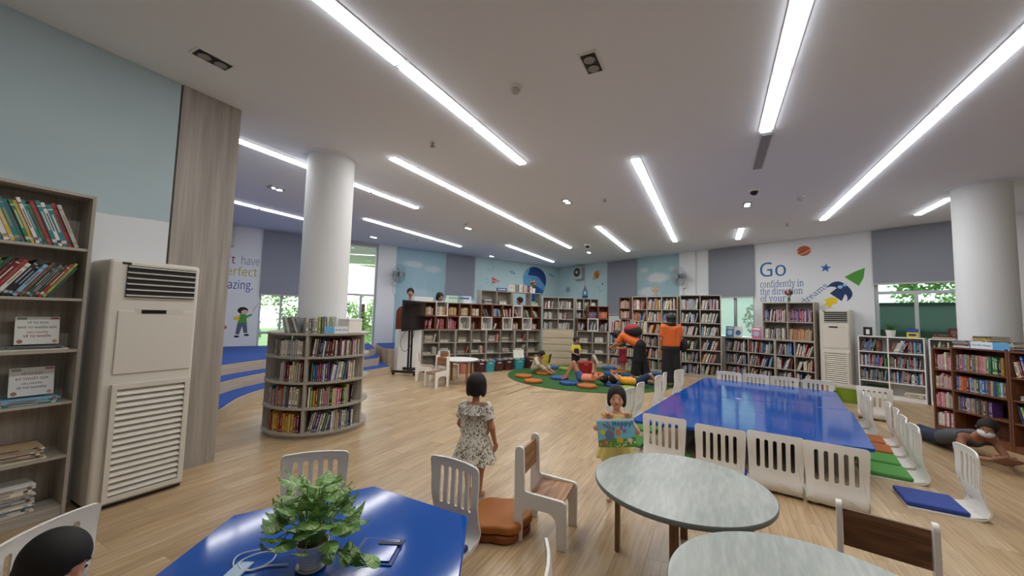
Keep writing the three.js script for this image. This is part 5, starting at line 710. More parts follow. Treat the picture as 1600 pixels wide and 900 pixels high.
function bin(px, py, w, color, lab, basket) {
  const p = P(px, py), b = thing(basket ? 'plastic_basket' : 'storage_bin', lab, basket ? 'basket' : 'bin', [p.x, basket ? 0.06 : 0.0005, p.z], basket ? 0.5 : farL.turn, basket ? undefined : 'storage bins of books'), m = std(color, 0.5), h = 0.27;
  const wall = new THREE.CylinderGeometry(w * 0.72, w * 0.6, h, 4, 1, true); wall.rotateY(Math.PI / 4); part('shell', wall, new THREE.MeshStandardMaterial({ color, roughness: 0.5, side: THREE.DoubleSide }), b, [0, h / 2, 0]); part('floor_plate', box(w * 0.82, 0.006, w * 0.82), m, b, [0, 0.004, 0]);
  const rim = []; for (let i = 0; i < 4; i++) rim.push(at(box(w * 1.05, 0.022, 0.022), 0, h, w * 0.51, 0, i * Math.PI / 2)); const rimg = []; for (let i = 0; i < 4; i++) { const g = box(w * 1.05, 0.022, 0.022).clone(); g.translate(0, h, w * 0.51); g.rotateY(i * Math.PI / 2); rimg.push(g); } part('rim', merged(rimg), basket ? std('#d85c5c', 0.5) : m, b); for (const s of [-1, 1]) part('handle', box(0.1, 0.03, 0.012), basket ? std('#d85c5c', 0.5) : M.greyMel, b, [0, h - 0.05, s * w * 0.515]);
  if (!basket) for (let i = 0; i < 7; i++) { const ci = pick([18, 17, 10, 3, 0, 8, 2, 9]); const q = new THREE.Mesh(bookGeo, [coverMats[ci], M.paper, bandMats[i % 5]]); q.name = 'stored_book'; q.scale.set(0.014, 0.23, 0.18); q.position.set(-w * 0.35 + i * w * 0.115, 0.085, rr(-0.02, 0.02)); q.rotation.set(0, 0, -0.12); b.add(q); }
}
[[726, 583, '#c98270', 'salmon storage bin of books, first from left before the low bookcases'], [749, 581, '#4c2426', 'maroon storage bin of books, first maroon from the left'], [763, 580, '#3f9fae', 'turquoise storage bin of books between two maroon bins'], [777, 579, '#532a28', 'maroon storage bin right of the first turquoise bin'], [792, 577.5, '#4f2a2a', 'maroon storage bin left of the second turquoise bin'], [809, 576.5, '#46a6b6', 'turquoise storage bin with an open picture book on top'], [826, 575, '#4a2628', 'maroon storage bin nearest the green rug']].forEach(([x, y, c, l]) => bin(x, y, 0.255, c, l));
bin(914, 586, 0.3, '#b3262c', 'red plastic basket standing on a cushion in middle of the rug', true);
{ const p = P(809, 576.5), o = thing('open_book', 'white open picture book propped on the second turquoise bin', 'book', [p.x, 0.3, p.z], 0.9); part('left_page', box(0.17, 0.22, 0.006), M.paper, o, [-0.08, 0.11, 0], [-0.2, 0.35, 0]); part('right_page', box(0.17, 0.22, 0.006), M.paper, o, [0.08, 0.11, 0], [-0.2, -0.35, 0]); }
{ const p = P(1327, 628), b = thing('lime_tub', 'lime green plastic tub beside the far air conditioner', 'tub', [p.x, 0.0005, p.z], -0.4); const w = new THREE.CylinderGeometry(0.24, 0.2, 0.26, 4, 1, true); w.rotateY(Math.PI / 4); part('shell', w, new THREE.MeshStandardMaterial({ color: '#7f9c2c', roughness: 0.5, side: THREE.DoubleSide }), b, [0, 0.13, 0]); part('floor_plate', box(0.27, 0.006, 0.27), std('#7f9c2c', 0.5), b, [0, 0.004, 0]); part('clear_lid', box(0.36, 0.05, 0.36, 0.01), std('#b9b8a8', 0.3), b, [0, 0.285, 0]);
  const y = P(1302, 626), c = thing('magazine_crate', 'crate packed with magazines on floor left of the lime tub', 'crate', [y.x - 0.28, 0.0005, y.z - 0.1], TURN_R); part('crate_body', box(0.55, 0.2, 0.32, 0.01), std('#6f7068', 0.6), c, [0, 0.1, 0]); for (let i = 0; i < 22; i++) { const ci = Math.floor(rnd() * 22); const q = new THREE.Mesh(bookGeo, [coverMats[ci], M.paper, bandMats[i % 5]]); q.name = 'magazine'; q.scale.set(0.018, 0.1, 0.26); q.position.set(-0.25 + i * 0.0235, 0.2005, 0); c.add(q); } }
// television on its trolley, and what stands behind it
{
  const TVT = 1.84, p = P(639, 584), t = thing('television_trolley', 'black wheeled television stand beside the carpeted steps', 'tv stand', [p.x, 0, p.z], TVT);
  for (const s of [-1, 1]) part('base_bar', box(0.09, 0.05, 0.62, 0.015), M.black, t, [s * 0.27, 0.085, 0]); part('cross_bar', box(0.62, 0.05, 0.1, 0.015), M.black, t, [0, 0.085, 0]); for (const s of [-1, 1]) for (const u of [-1, 1]) { const w = part('caster', new THREE.CylinderGeometry(0.03, 0.03, 0.03, 16).rotateZ(Math.PI / 2), M.black, t, [s * 0.27, 0.0305, u * 0.27]); } for (const s of [-1, 1]) part('post', new THREE.CylinderGeometry(0.025, 0.025, 1.3, 14), M.black, t, [s * 0.07, 0.75, 0]); part('mount_plate', box(0.4, 0.3, 0.03), M.black, t, [0, 1.4, 0.03]);
  const tv = thing('television', 'large black flat television mounted on the trolley', 'television', [p.x, 0, p.z], TVT); part('casing', box(1.16, 0.72, 0.05, 0.012), M.black, tv, [0, 1.4, 0.072]); part('screen', box(1.12, 0.67, 0.004), M.blackGloss, tv, [0, 1.41, 0.099]);
  tag(part('television_cable', tube([V(-0.2, 1.05, -0.03), V(-0.35, 0.75, -0.08), V(-0.2, 0.55, -0.06), V(0.1, 0.62, -0.07), V(0.22, 0.85, -0.05), V(0.26, 1.05, -0.03)].map(v => v.applyAxisAngle(V(0, 1, 0), TVT).add(V(p.x, 0, p.z))), 0.006, 40), M.black), 'black cable hanging behind the television', 'cable');
  const a = farL, w = thing('white_end_cabinet', 'white end cabinet behind the television trolley', 'cabinet', L2W(a, -0.62, 0, 0), a.turn); part('cabinet_body', box(0.6, 1.04, 0.36), M.whiteMel, w, [0.3, 0.52, -0.18]); part('door', box(0.58, 1.0, 0.016), M.whiteMel, w, [0.3, 0.52, 0.009]);
  const s = new THREE.Shape(); s.moveTo(0, 0); s.lineTo(0.34, 0); s.lineTo(0.34, 0.6); s.lineTo(0.2, 0.6); s.absarc(0.2, 0.4, 0.2, Math.PI / 2, Math.PI, false); s.closePath(); const b = part('arched_board', extr(s, 0.03), std('#7a3a26', 0.55)); b.position.copy(L2W(a, -0.68, 1.042, -0.1)); b.rotation.y = a.turn; tag(b, 'reddish brown rounded board standing on the white cabinet behind the television', 'board');
}
// small toys and flowers on the far cases
{
  const p = L2W(farL, farL.len - 0.25, 2.17, -0.1), t = thing('flower_pot', 'pot of brown and orange dried flowers at the balloon mural', 'flowers', p); part('pot', new THREE.CylinderGeometry(0.07, 0.055, 0.14, 20), M.white, t, [0, 0.07, 0]); for (let i = 0; i < 16; i++) { const a = i * 2.4; part('bloom', new THREE.IcosahedronGeometry(0.035, 1), std(pick(['#6b4a34', '#a85a32', '#4f6b3a', '#c77a6a']), 0.8), t, [Math.sin(a) * 0.1 * rr(0.4, 1), 0.2 + rr(0, 0.16), Math.cos(a) * 0.1 * rr(0.4, 1)]); part('stem', tube([[0, 0.1, 0], [Math.sin(a) * 0.04, 0.2, Math.cos(a) * 0.04]], 0.004, 4, 5), std('#4f6b3a', 0.7), t); }
}
// ---------------------------------------------------------------- people
// surface of a distance field on a grid (surface nets)
function nets(f, lo, hi, c) {
  const n = [0, 1, 2].map(i => Math.ceil((hi[i] - lo[i]) / c) + 1), N = n[0] * n[1] * n[2], val = new Float32Array(N), sx = 1, sy = n[0], sz = n[0] * n[1];
  for (let k = 0, q = 0; k < n[2]; k++) for (let j = 0; j < n[1]; j++) for (let i = 0; i < n[0]; i++, q++) val[q] = f(lo[0] + i * c, lo[1] + j * c, lo[2] + k * c);
  const idx = new Int32Array(N).fill(-1), pos = [], tri = [], E = [[0, 1], [0, 2], [0, 4], [1, 3], [1, 5], [2, 3], [2, 6], [3, 7], [4, 5], [4, 6], [5, 7], [6, 7]], off = [0, sx, sy, sx + sy, sz, sx + sz, sy + sz, sx + sy + sz];
  for (let k = 0; k < n[2] - 1; k++) for (let j = 0; j < n[1] - 1; j++) for (let i = 0; i < n[0] - 1; i++) {
    const q = i + j * sy + k * sz; let m = 0; for (let e = 0; e < 8; e++) if (val[q + off[e]] < 0) m |= 1 << e; if (m === 0 || m === 255) continue;
    let x = 0, y = 0, z = 0, s = 0; for (const [a, b] of E) { const va = val[q + off[a]], vb = val[q + off[b]]; if (va < 0 === vb < 0) continue; const t = va / (va - vb); x += (a & 1) + t * ((b & 1) - (a & 1)); y += ((a >> 1) & 1) + t * (((b >> 1) & 1) - ((a >> 1) & 1)); z += (a >> 2) + t * ((b >> 2) - (a >> 2)); s++; }
    idx[q] = pos.length / 3; pos.push(lo[0] + (i + x / s) * c, lo[1] + (j + y / s) * c, lo[2] + (k + z / s) * c);
  }
  const quad = (a, b, c2, d, flip) => { if (a < 0 || b < 0 || c2 < 0 || d < 0) return; flip ? tri.push(a, c2, b, a, d, c2) : tri.push(a, b, c2, a, c2, d); };
  for (let k = 1; k < n[2] - 1; k++) for (let j = 1; j < n[1] - 1; j++) for (let i = 1; i < n[0] - 1; i++) {
    const q = i + j * sy + k * sz, v = val[q] < 0;
    if (v !== val[q + sx] < 0) quad(idx[q - sy - sz], idx[q - sz], idx[q], idx[q - sy], !v); if (v !== val[q + sy] < 0) quad(idx[q - sx - sz], idx[q - sx], idx[q], idx[q - sz], !v); if (v !== val[q + sz] < 0) quad(idx[q - sx - sy], idx[q - sy], idx[q], idx[q - sx], !v);
  }
  const g = new THREE.BufferGeometry(); g.setAttribute('position', new THREE.Float32BufferAttribute(pos, 3)); g.setIndex(tri); g.computeVertexNormals(); return g;
}
const cap = (a, b, ra, rb) => { const dx = b[0] - a[0], dy = b[1] - a[1], dz = b[2] - a[2], L = dx * dx + dy * dy + dz * dz || 1e-9; return (x, y, z) => { const t = Math.max(0, Math.min(1, ((x - a[0]) * dx + (y - a[1]) * dy + (z - a[2]) * dz) / L)), u = x - a[0] - t * dx, v = y - a[1] - t * dy, w = z - a[2] - t * dz; return Math.sqrt(u * u + v * v + w * w) - ra - (rb - ra) * t; }; };
// the same with flat ends: sleeves, trouser legs, skirts
const cone = (a, b, ra, rb, fl = 1) => { const dx = b[0] - a[0], dy = b[1] - a[1], dz = b[2] - a[2], l = Math.hypot(dx, dy, dz); return (x, y, z) => { const s = ((x - a[0]) * dx + (y - a[1]) * dy + (z - a[2]) * dz) / l, t = s / l, u = x - a[0] - t * dx, v = y - a[1] - t * dy, w = z - a[2] - t * dz; return Math.max(Math.sqrt(u * u + v * v + w * w * fl) - (ra + (rb - ra) * Math.max(0, Math.min(1, t))), s - l, -s); }; };
const ball = (c, r) => (x, y, z) => { const u = (x - c[0]) / r[0], v = (y - c[1]) / r[1], w = (z - c[2]) / r[2], k = Math.sqrt(u * u + v * v + w * w), q = Math.sqrt((u / r[0]) ** 2 + (v / r[1]) ** 2 + (w / r[2]) ** 2); return q < 1e-9 ? -Math.min(...r) : k * (k - 1) / q; };
const uni = (fs, k) => (x, y, z) => { let d = 1e9; for (const f of fs) { const e = f(x, y, z), h = Math.max(k - Math.abs(d - e), 0) / k; d = Math.min(d, e) - h * h * k * 0.25; } return d; };
const cut = (f, p, n) => (x, y, z) => Math.max(f(x, y, z), (x - p[0]) * n[0] + (y - p[1]) * n[1] + (z - p[2]) * n[2]);
const minus = (f, g) => (x, y, z) => Math.max(f(x, y, z), -g(x, y, z));
const cutFace = (f, g) => (x, y, z) => Math.max(f(x, y, z), -g(x, y, z));
const lerp3 = (a, b, t) => a.map((v, i) => v + (b[i] - v) * t), sub3 = (a, b) => a.map((v, i) => v - b[i]), nrm3 = a => { const l = Math.hypot(...a) || 1; return a.map(v => v / l); };
function bounds(pts, r) { const lo = [1e9, 1e9, 1e9], hi = [-1e9, -1e9, -1e9]; for (const p of pts) for (let i = 0; i < 3; i++) { lo[i] = Math.min(lo[i], p[i] - r); hi[i] = Math.max(hi[i], p[i] + r); } return [lo, hi]; }
// standing joints of a figure Ht tall; local front is +z, local x is the figure's left
function stand(Ht, child) {
  const hip = (child ? 0.46 : 0.52) * Ht, sh = (child ? 0.735 : 0.81) * Ht, hr = (child ? 0.098 : 0.068) * Ht, sw = (child ? 0.095 : 0.105) * Ht, hw = 0.052 * Ht, J = { hr };
  J.pelvis = [0, hip, 0]; J.chest = [0, sh - 0.04 * Ht, 0]; J.neck = [0, sh + 0.02 * Ht, 0]; J.head = [0, Ht - hr, 0.01 * Ht];
  for (const [s, k] of [[1, 'L'], [-1, 'R']]) { J['sh' + k] = [s * sw, sh, 0]; J['el' + k] = [s * (sw + 0.035 * Ht), sh - 0.17 * Ht, -0.01]; J['wr' + k] = [s * (sw + 0.045 * Ht), sh - 0.32 * Ht, 0.03]; J['hp' + k] = [s * hw, hip, 0]; J['kn' + k] = [s * hw * 1.05, hip * 0.53, 0.012]; J['an' + k] = [s * hw * 1.05, 0.045 * Ht, -0.01]; J['to' + k] = [s * hw * 1.25, 0.018 * Ht, 0.085 * Ht]; }
  return J;
}
function handGeo(w, dir, pn, s, curl) {   // wrist, finger direction, palm normal; five fingers
  const d = V(...dir).normalize(), n = V(...pn).addScaledVector(d, -V(...pn).dot(d)).normalize(), x = d.clone().cross(n), q = (a, b, c) => V(...w).addScaledVector(x, a * s).addScaledVector(d, b * s).addScaledVector(n, c * s).toArray(), fs = [], pts = [];
  fs.push(cap(q(-0.02, 0.03, 0), q(-0.02, 0.075, 0), 0.02 * s, 0.018 * s), cap(q(0.02, 0.03, 0), q(0.02, 0.075, 0), 0.02 * s, 0.018 * s), cap(q(0, -0.01, 0), q(0, 0.04, 0), 0.024 * s, 0.024 * s));
  [[-0.033, 0.058], [-0.012, 0.072], [0.011, 0.078], [0.033, 0.068]].forEach(([u, l]) => { const a = curl, p0 = q(u, 0.085, 0), p1 = q(u * 1.05, 0.085 + l * 0.5 * Math.cos(a), l * 0.5 * Math.sin(a)), p2 = q(u * 1.05, 0.085 + l * 0.5 * Math.cos(a) + l * 0.5 * Math.cos(2.1 * a), l * 0.5 * Math.sin(a) + l * 0.5 * Math.sin(2.1 * a)); fs.push(cap(p0, p1, 0.0095 * s, 0.009 * s), cap(p1, p2, 0.009 * s, 0.0078 * s)); pts.push(p1, p2); });
  const t0 = q(0.03, 0.025, 0.004), t1 = q(0.058, 0.058, 0.014), t2 = q(0.06, 0.09, 0.026); fs.push(cap(t0, t1, 0.0125 * s, 0.01 * s), cap(t1, t2, 0.01 * s, 0.0085 * s)); pts.push(t0, t1, t2, q(0, -0.03, 0), q(-0.05, 0.06, 0));
  const [lo, hi] = bounds(pts, 0.026 * s); return nets(uni(fs, 0.007 * s), lo, hi, 0.0048 * s);
}
const lipMat = std('#a3554c', 0.5), eyeMat = std('#1b1310', 0.2), eyeWhite = std('#e6ddd4', 0.4);
function person(label, pos, turn, J, o) {
  const g = thing('person', label, 'person', pos, turn), s = o.s || 1, skin = o.skin || M.skin, fine = o.fine ? 0.8 : 1.2, R = (r) => r * s;
  // body
  const fs = [cap(J.hpL, J.shL.map((v, i) => v * 0.75 + J.chest[i] * 0.25), R(0.085), R(0.07)), cap(J.hpR, J.shR.map((v, i) => v * 0.75 + J.chest[i] * 0.25), R(0.085), R(0.07)), cap(J.pelvis, J.chest, R(0.1), R(0.105)), cap(J.shL, J.shR, R(0.05), R(0.05)), cap(J.chest, J.neck, R(0.07), R(0.05)), cap(J.neck, J.head, R(0.046), R(0.046))];
  for (const k of ['L', 'R']) fs.push(cap(J['sh' + k], J['el' + k], R(0.048), R(0.039)), cap(J['el' + k], J['wr' + k], R(0.039), R(0.026)), cap(J['hp' + k], J['kn' + k], R(0.082), R(0.054)), cap(J['kn' + k], J['an' + k], R(0.052), R(0.033)), cap(J['an' + k], J['to' + k], R(0.036), R(0.024)));
  const all = Object.values(J).filter(Array.isArray), [lo, hi] = bounds(all, R(0.13)), geos = [nets(uni(fs, R(0.022)), lo, hi, 0.0125 * fine * Math.max(0.75, s))];
  // head
  const hr = J.hr, look = V(...(o.look || [0, 0, 1])).normalize(), upv = V(...(o.up || sub3(J.head, J.neck))).normalize(); const hx = upv.clone().cross(look).normalize(), hz = hx.clone().cross(upv).normalize(), hm = new THREE.Matrix4().makeBasis(hx, upv, hz).setPosition(...J.head);
  const h = (a, b, c, d) => ball([a * hr, b * hr, c * hr], d.map(v => v * hr)), hc = (a, b, ra, rb) => cap(a.map(v => v * hr), b.map(v => v * hr), ra * hr, rb * hr);
  const hf = uni([h(0, 0.15, -0.05, [0.74, 0.84, 0.86]), h(0, -0.4, 0.18, [0.56, 0.56, 0.56]), h(0.3, -0.3, 0.45, [0.27, 0.27, 0.22]), h(-0.3, -0.3, 0.45, [0.27, 0.27, 0.22]), hc([0, -0.02, 0.74], [0, -0.22, 0.86], 0.08, 0.11), hc([0.09, -0.24, 0.76], [-0.09, -0.24, 0.76], 0.08, 0.08), h(0.76, -0.08, -0.02, [0.1, 0.2, 0.14]), h(-0.76, -0.08, -0.02, [0.1, 0.2, 0.14]), h(0, -0.8, 0.36, [0.26, 0.16, 0.2])], 0.16 * hr);
  const B = 1.1 * hr, hg = nets(hf, [-B, -B, -B], [B, B, B], hr * (o.fine ? 0.045 : 0.075)); hg.applyMatrix4(hm); geos.push(hg);
  for (const k of ['L', 'R']) { const d = sub3(J['wr' + k], J['el' + k]), hn = (o.hand && o.hand[k]) || {}; geos.push(handGeo(J['wr' + k], hn.dir || d, hn.palm || (k === 'L' ? [-1, 0, 0.2] : [1, 0, 0.2]), (o.handScale || s) * 1.0, hn.curl ?? 0.45)); }
  part('body', merged(geos.map(q => { q.setAttribute('uv', new THREE.Float32BufferAttribute(new Float32Array(q.attributes.position.count * 2), 2)); return q; })), skin, g);
  const hd = new THREE.Group(); hd.name = 'face'; hd.applyMatrix4(hm); 
  const fp = (name, geo, m, x, y, z, sx, sy, sz, rz = 0) => { const q = new THREE.Mesh(geo, m); q.name = name; q.position.set(x * hr, y * hr, z * hr); q.scale.set(sx * hr, sy * hr, sz * hr); q.rotation.z = rz; hd.add(q); };
  const sp = new THREE.SphereGeometry(1, 14, 10); if (o.face !== false) { g.add(hd); for (const u of [-1, 1]) { fp('eye', sp, eyeWhite, u * 0.29, 0.0, 0.735, 0.125, 0.06, 0.06); fp('pupil', sp, eyeMat, u * 0.285, 0.0, 0.775, 0.062, 0.06, 0.035); fp('eyebrow', sp, M.hair, u * 0.3, 0.2, 0.745, 0.16, 0.022, 0.04, -u * 0.1); } fp('mouth', sp, lipMat, 0, -0.49, 0.72, 0.17, 0.05, 0.06); }
  // hair
  if (o.hair) {
    let hh = uni([h(0, 0.2, -0.08, [0.84, 0.93, 0.93]), ...(o.hair.long ? [h(0, -0.35, -0.4, [0.74, 0.9, 0.5])] : []), ...(o.hair.bob ? [h(0.62, -0.3, -0.05, [0.26, 0.62, 0.5]), h(-0.62, -0.3, -0.05, [0.26, 0.62, 0.5]), h(0, -0.3, -0.5, [0.7, 0.6, 0.4])] : []), ...(o.hair.tail ? [hc([0, 0.1, -0.9], [0, -0.8, -1.15], 0.24, 0.1)] : []), ...(o.hair.bun ? [h(0, 0.55, -0.9, [0.32, 0.32, 0.32])] : []), ...(o.hair.pigs ? [h(0.7, 0.75, -0.1, [0.28, 0.3, 0.28]), h(-0.7, 0.75, -0.1, [0.28, 0.3, 0.28])] : [])], 0.14 * hr);
    if (!o.hair.back) hh = minus(hh, h(0, -0.38, 0.84, [o.hair.bob ? 0.6 : 0.7, o.hair.fringe ? 0.72 : 0.88, 0.66])); hh = minus(hh, h(0, -1.2, 0.2, [0.6, 0.6, 0.6]));
    const hb = 1.75 * hr, q = nets(hh, [-hb, -hb, -hb], [hb, hb, hb], hr * (o.fine ? 0.06 : 0.09)); q.applyMatrix4(hm); part('hair', q, o.hair.mat || M.hair, g);
  }
  if (o.scarf) { const q = nets(minus(uni([h(0, 0.14, -0.06, [0.92, 1.02, 1.0]), h(0, -0.7, -0.1, [0.8, 0.6, 0.75]), h(0, -1.15, -0.05, [1.0, 0.5, 0.85])], 0.3 * hr), h(0, -0.2, 0.95, [0.5, 0.62, 0.5])), [-1.6 * hr, -2 * hr, -1.6 * hr], [1.6 * hr, 1.5 * hr, 1.6 * hr], hr * 0.09); q.applyMatrix4(hm); part('headscarf', q, M.black, g); }
  if (o.mask) { const q = nets(cutFace(h(0, -0.42, 0.3, [0.68, 0.5, 0.7]), (x, y, z) => z - 0.22 * hr), [-B, -B, -B], [B, B, B], hr * 0.06); q.applyMatrix4(hm); part('face_mask', q, std('#d8dde0', 0.7), g); }
  // clothes: [name, material, spec]
  for (const [nm, mat, c] of o.wear || []) {
    const e = c.ease ?? 0.014, f2 = [], spine = nrm3(sub3(J.chest, J.pelvis));
    if (c.torso) { f2.push(cap(lerp3(J.hpL, J.shL, 0.02), J.shL.map((v, i) => v * 0.75 + J.chest[i] * 0.25), R(0.087 + e), R(0.072 + e)), cap(lerp3(J.hpR, J.shR, 0.02), J.shR.map((v, i) => v * 0.75 + J.chest[i] * 0.25), R(0.087 + e), R(0.072 + e)), cap(J.pelvis, J.chest, R(0.102 + e), R(0.107 + e)), cap(J.shL, J.shR, R(0.052 + e), R(0.052 + e))); }
    let f = null; if (f2.length) { f = uni(f2, R(0.03)); const hem = lerp3(J.pelvis, J.chest, c.hem ?? -0.1); f = cut(f, hem, spine.map(v => -v)); f = cut(f, lerp3(J.chest, J.neck, c.neck ?? 0.85), spine); }
    const f3 = f ? [f] : [];
    for (const k of ['L', 'R']) {
      if (c.sleeve) { const a = J['sh' + k], b = J['el' + k], w = J['wr' + k]; f3.push(cone(a, c.sleeve < 1 ? lerp3(a, b, c.sleeve) : b, R(0.054 + e), R(0.05 + e + (c.puff || 0)))); if (c.sleeve > 1) f3.push(cap(b, b, R(0.045 + e), R(0.045 + e)), cone(b, lerp3(b, w, c.sleeve - 1), R(0.044 + e), R(0.034 + e))); f3.push(cap(a, a, R(0.055 + e), R(0.055 + e))); }
      if (c.legs) { const a = J['hp' + k], b = J['kn' + k], w = J['an' + k], wd = c.wide || 0; f3.push(cone(a, c.legs < 1 ? lerp3(a, b, c.legs) : b, R(0.09 + e), R(0.066 + e + wd)), cap(a, a, R(0.09 + e), R(0.09 + e))); if (c.legs > 1) f3.push(cap(b, b, R(0.062 + e + wd), R(0.062 + e + wd)), cone(b, lerp3(b, w, c.legs - 1), R(0.062 + e + wd), R(0.048 + e + wd * 1.6))); }
    }
    if (c.legs) f3.push(cap(J.hpL, J.hpR, R(0.092 + e), R(0.092 + e)), cap(J.pelvis, lerp3(J.pelvis, J.chest, 0.3), R(0.095 + e), R(0.098 + e)));
    if (c.skirt) { const a = lerp3(J.pelvis, J.chest, c.skirt.from ?? 0.35), b = c.skirt.to; const base = cone(a, b, R(0.115 + e), c.skirt.r, c.skirt.flat || 1.15); f3.push((x, y, z) => base(x, y, z) + 0.006 * Math.sin(Math.atan2(x - a[0], z - a[2]) * 11) * Math.max(0, Math.min(1, (a[1] - y) / 0.15))); }
    if (c.extra) f3.push(...c.extra);
    const pts = [...all, ...(c.skirt ? [c.skirt.to.map((v, i) => v - (i !== 1 ? c.skirt.r : 0.02)), c.skirt.to.map((v, i) => v + (i !== 1 ? c.skirt.r : 0.02))] : [])], [l2, h2] = bounds(pts, c.extra ? R(0.3) : R(0.16)), q = nets(uni(f3, R(c.k ?? 0.018)), l2, h2, 0.0118 * fine * Math.max(0.75, s));
    const p = q.attributes.position, uv = new Float32Array(p.count * 2); for (let i = 0; i < p.count; i++) { uv[2 * i] = Math.atan2(p.getX(i), p.getZ(i)) * 0.18; uv[2 * i + 1] = p.getY(i); } q.setAttribute('uv', new THREE.BufferAttribute(uv, 2)); part(nm, q, mat, g);
  }
  return g;
}
const cloth = c => std(c, 0.85);
// girl in the printed dress, seen from behind
{
  const Ht = 0.99, J = stand(Ht, true); J.elR = [-0.15, 0.57, -0.02]; J.wrR = [-0.165, 0.44, 0.03]; J.elL = [0.14, 0.57, 0.03]; J.wrL = [0.12, 0.46, 0.12]; J.anL[2] = 0.03; J.toL[2] += 0.03;
  const print = canvasTex(512, 512, (g, W) => { g.fillStyle = '#d9d3c4'; g.fillRect(0, 0, W, W); for (let i = 0; i < 190; i++) { const x = rnd() * W, y = rnd() * W, c = pick(['#3c3a3a', '#5d5a52', '#7d6a58', '#4a4a48', '#8f8a78']); for (let k = 0; k < 4; k++) ell(g, x + (rnd() - 0.5) * 22, y + (rnd() - 0.5) * 22, 4 + rnd() * 7, 3 + rnd() * 5, c, rnd() * 3); } }); print.wrapS = print.wrapT = THREE.RepeatWrapping; print.repeat.set(3.2, 3.2);
  person('small girl in a cream printed dress standing with her back to us', [-1.73, 0, -2.71], Math.PI + 0.25, J, { s: 0.62, fine: true, skin: M.skin2, hair: { bob: true, fringe: true }, look: [0.1, -0.05, 1], face: true, wear: [['dress', tx(print, 0.85), { torso: true, hem: 0.25, neck: 0.75, sleeve: 0.62, puff: 0.012, ease: 0.02, skirt: { from: 0.5, to: [0, 0.3, 0], r: 0.185 } }], ['ruffle_collar', tx(print, 0.85), { extra: [cone([0, J.neck[1] - 0.005, 0], [0, J.neck[1] - 0.075, 0], 0.06, 0.125, 1.25)] }]] });
}
// toddler holding up a picture book
{
  const Ht = 0.91, J = stand(Ht, true), bk = [0.0, 0.625, 0.235]; J.elL = [0.16, 0.57, 0.06]; J.wrL = [0.09, 0.7, 0.205]; J.elR = [-0.16, 0.57, 0.06]; J.wrR = [-0.07, 0.685, 0.205];
  person('toddler in a yellow sleeveless dress holding up a picture book', [-0.72, 0, -3.3], 0.21, J, { s: 0.6, fine: true, skin: std('#dba688', 0.55), hair: { bob: true }, look: [0, -0.05, 1], hand: { L: { dir: [-0.3, 1, 0.35], palm: [0, -0.3, 1], curl: 0.75 }, R: { dir: [0.2, 1, 0.35], palm: [0, -0.3, 1], curl: 0.75 } }, wear: [['dress', cloth('#cdb86a'), { torso: true, hem: 0.2, neck: 0.95, ease: 0.016, skirt: { from: 0.5, to: [0, 0.33, 0], r: 0.165 } }]] });
  const tex = canvasTex(1024, 736, (g, W, Ht2) => { g.fillStyle = '#7cc4d8'; g.fillRect(0, 0, W, Ht2); poly(g, [[0, 560], [300, 500], [700, 520], [W, 470], [W, Ht2], [0, Ht2]], '#5f9a3c'); g.fillStyle = '#e9f2f4'; g.fillRect(0, 0, W, 60); ell(g, 330, 430, 130, 150, '#6f7f92'); ell(g, 400, 270, 95, 80, '#7d8da0'); ell(g, 250, 190, 36, 110, '#6f7f92', -0.9); ell(g, 330, 160, 32, 110, '#7d8da0', -0.5); ell(g, 450, 250, 14, 18, '#1d2530'); ell(g, 140, 340, 80, 62, '#e6cf3a'); ell(g, 170, 620, 80, 60, '#d8684a'); ell(g, 560, 360, 70, 90, '#e08a3c'); ell(g, 590, 560, 90, 80, '#e6b83a'); star(g, 740, 320, 90, '#8d6fae'); ell(g, 660, 250, 40, 50, '#d35f5a'); ell(g, 860, 560, 70, 60, '#e8e2c8'); for (let i = 0; i < 30; i++) ell(g, rnd() * W, 600 + rnd() * 120, 12 + rnd() * 16, 12 + rnd() * 16, pick(['#d9534a', '#e9c33c', '#7fb54a', '#c76aa0', '#f0efe4'])); g.fillStyle = '#22468c'; g.font = 'bold 170px sans-serif'; g.fillText('Hoppy!', 420, 190); });
  const b = thing('picture_book', 'Hoppy picture book with a grey rabbit, held up by the toddler', 'book', V(bk[0], bk[1], bk[2]).applyAxisAngle(V(0, 1, 0), 0.21).add(V(-0.72, 0, -3.3)), 0.21); const w = std('#c9dfe6', 0.5), tilt = new THREE.Group(); tilt.name = 'tilted_book'; tilt.scale.setScalar(0.88); tilt.rotation.set(-0.12, 0, 0.12); tilt.position.y = -0.03; b.add(tilt); part('cover', new THREE.BoxGeometry(0.32, 0.235, 0.006), [w, w, w, w, tx(tex, 0.35), w], tilt, [0, 0, 0.008]); part('pages', box(0.31, 0.228, 0.012), M.paper, tilt, [0, 0, -0.001]); part('back_cover', box(0.32, 0.235, 0.005), w, tilt, [0, 0, -0.0098]);
}
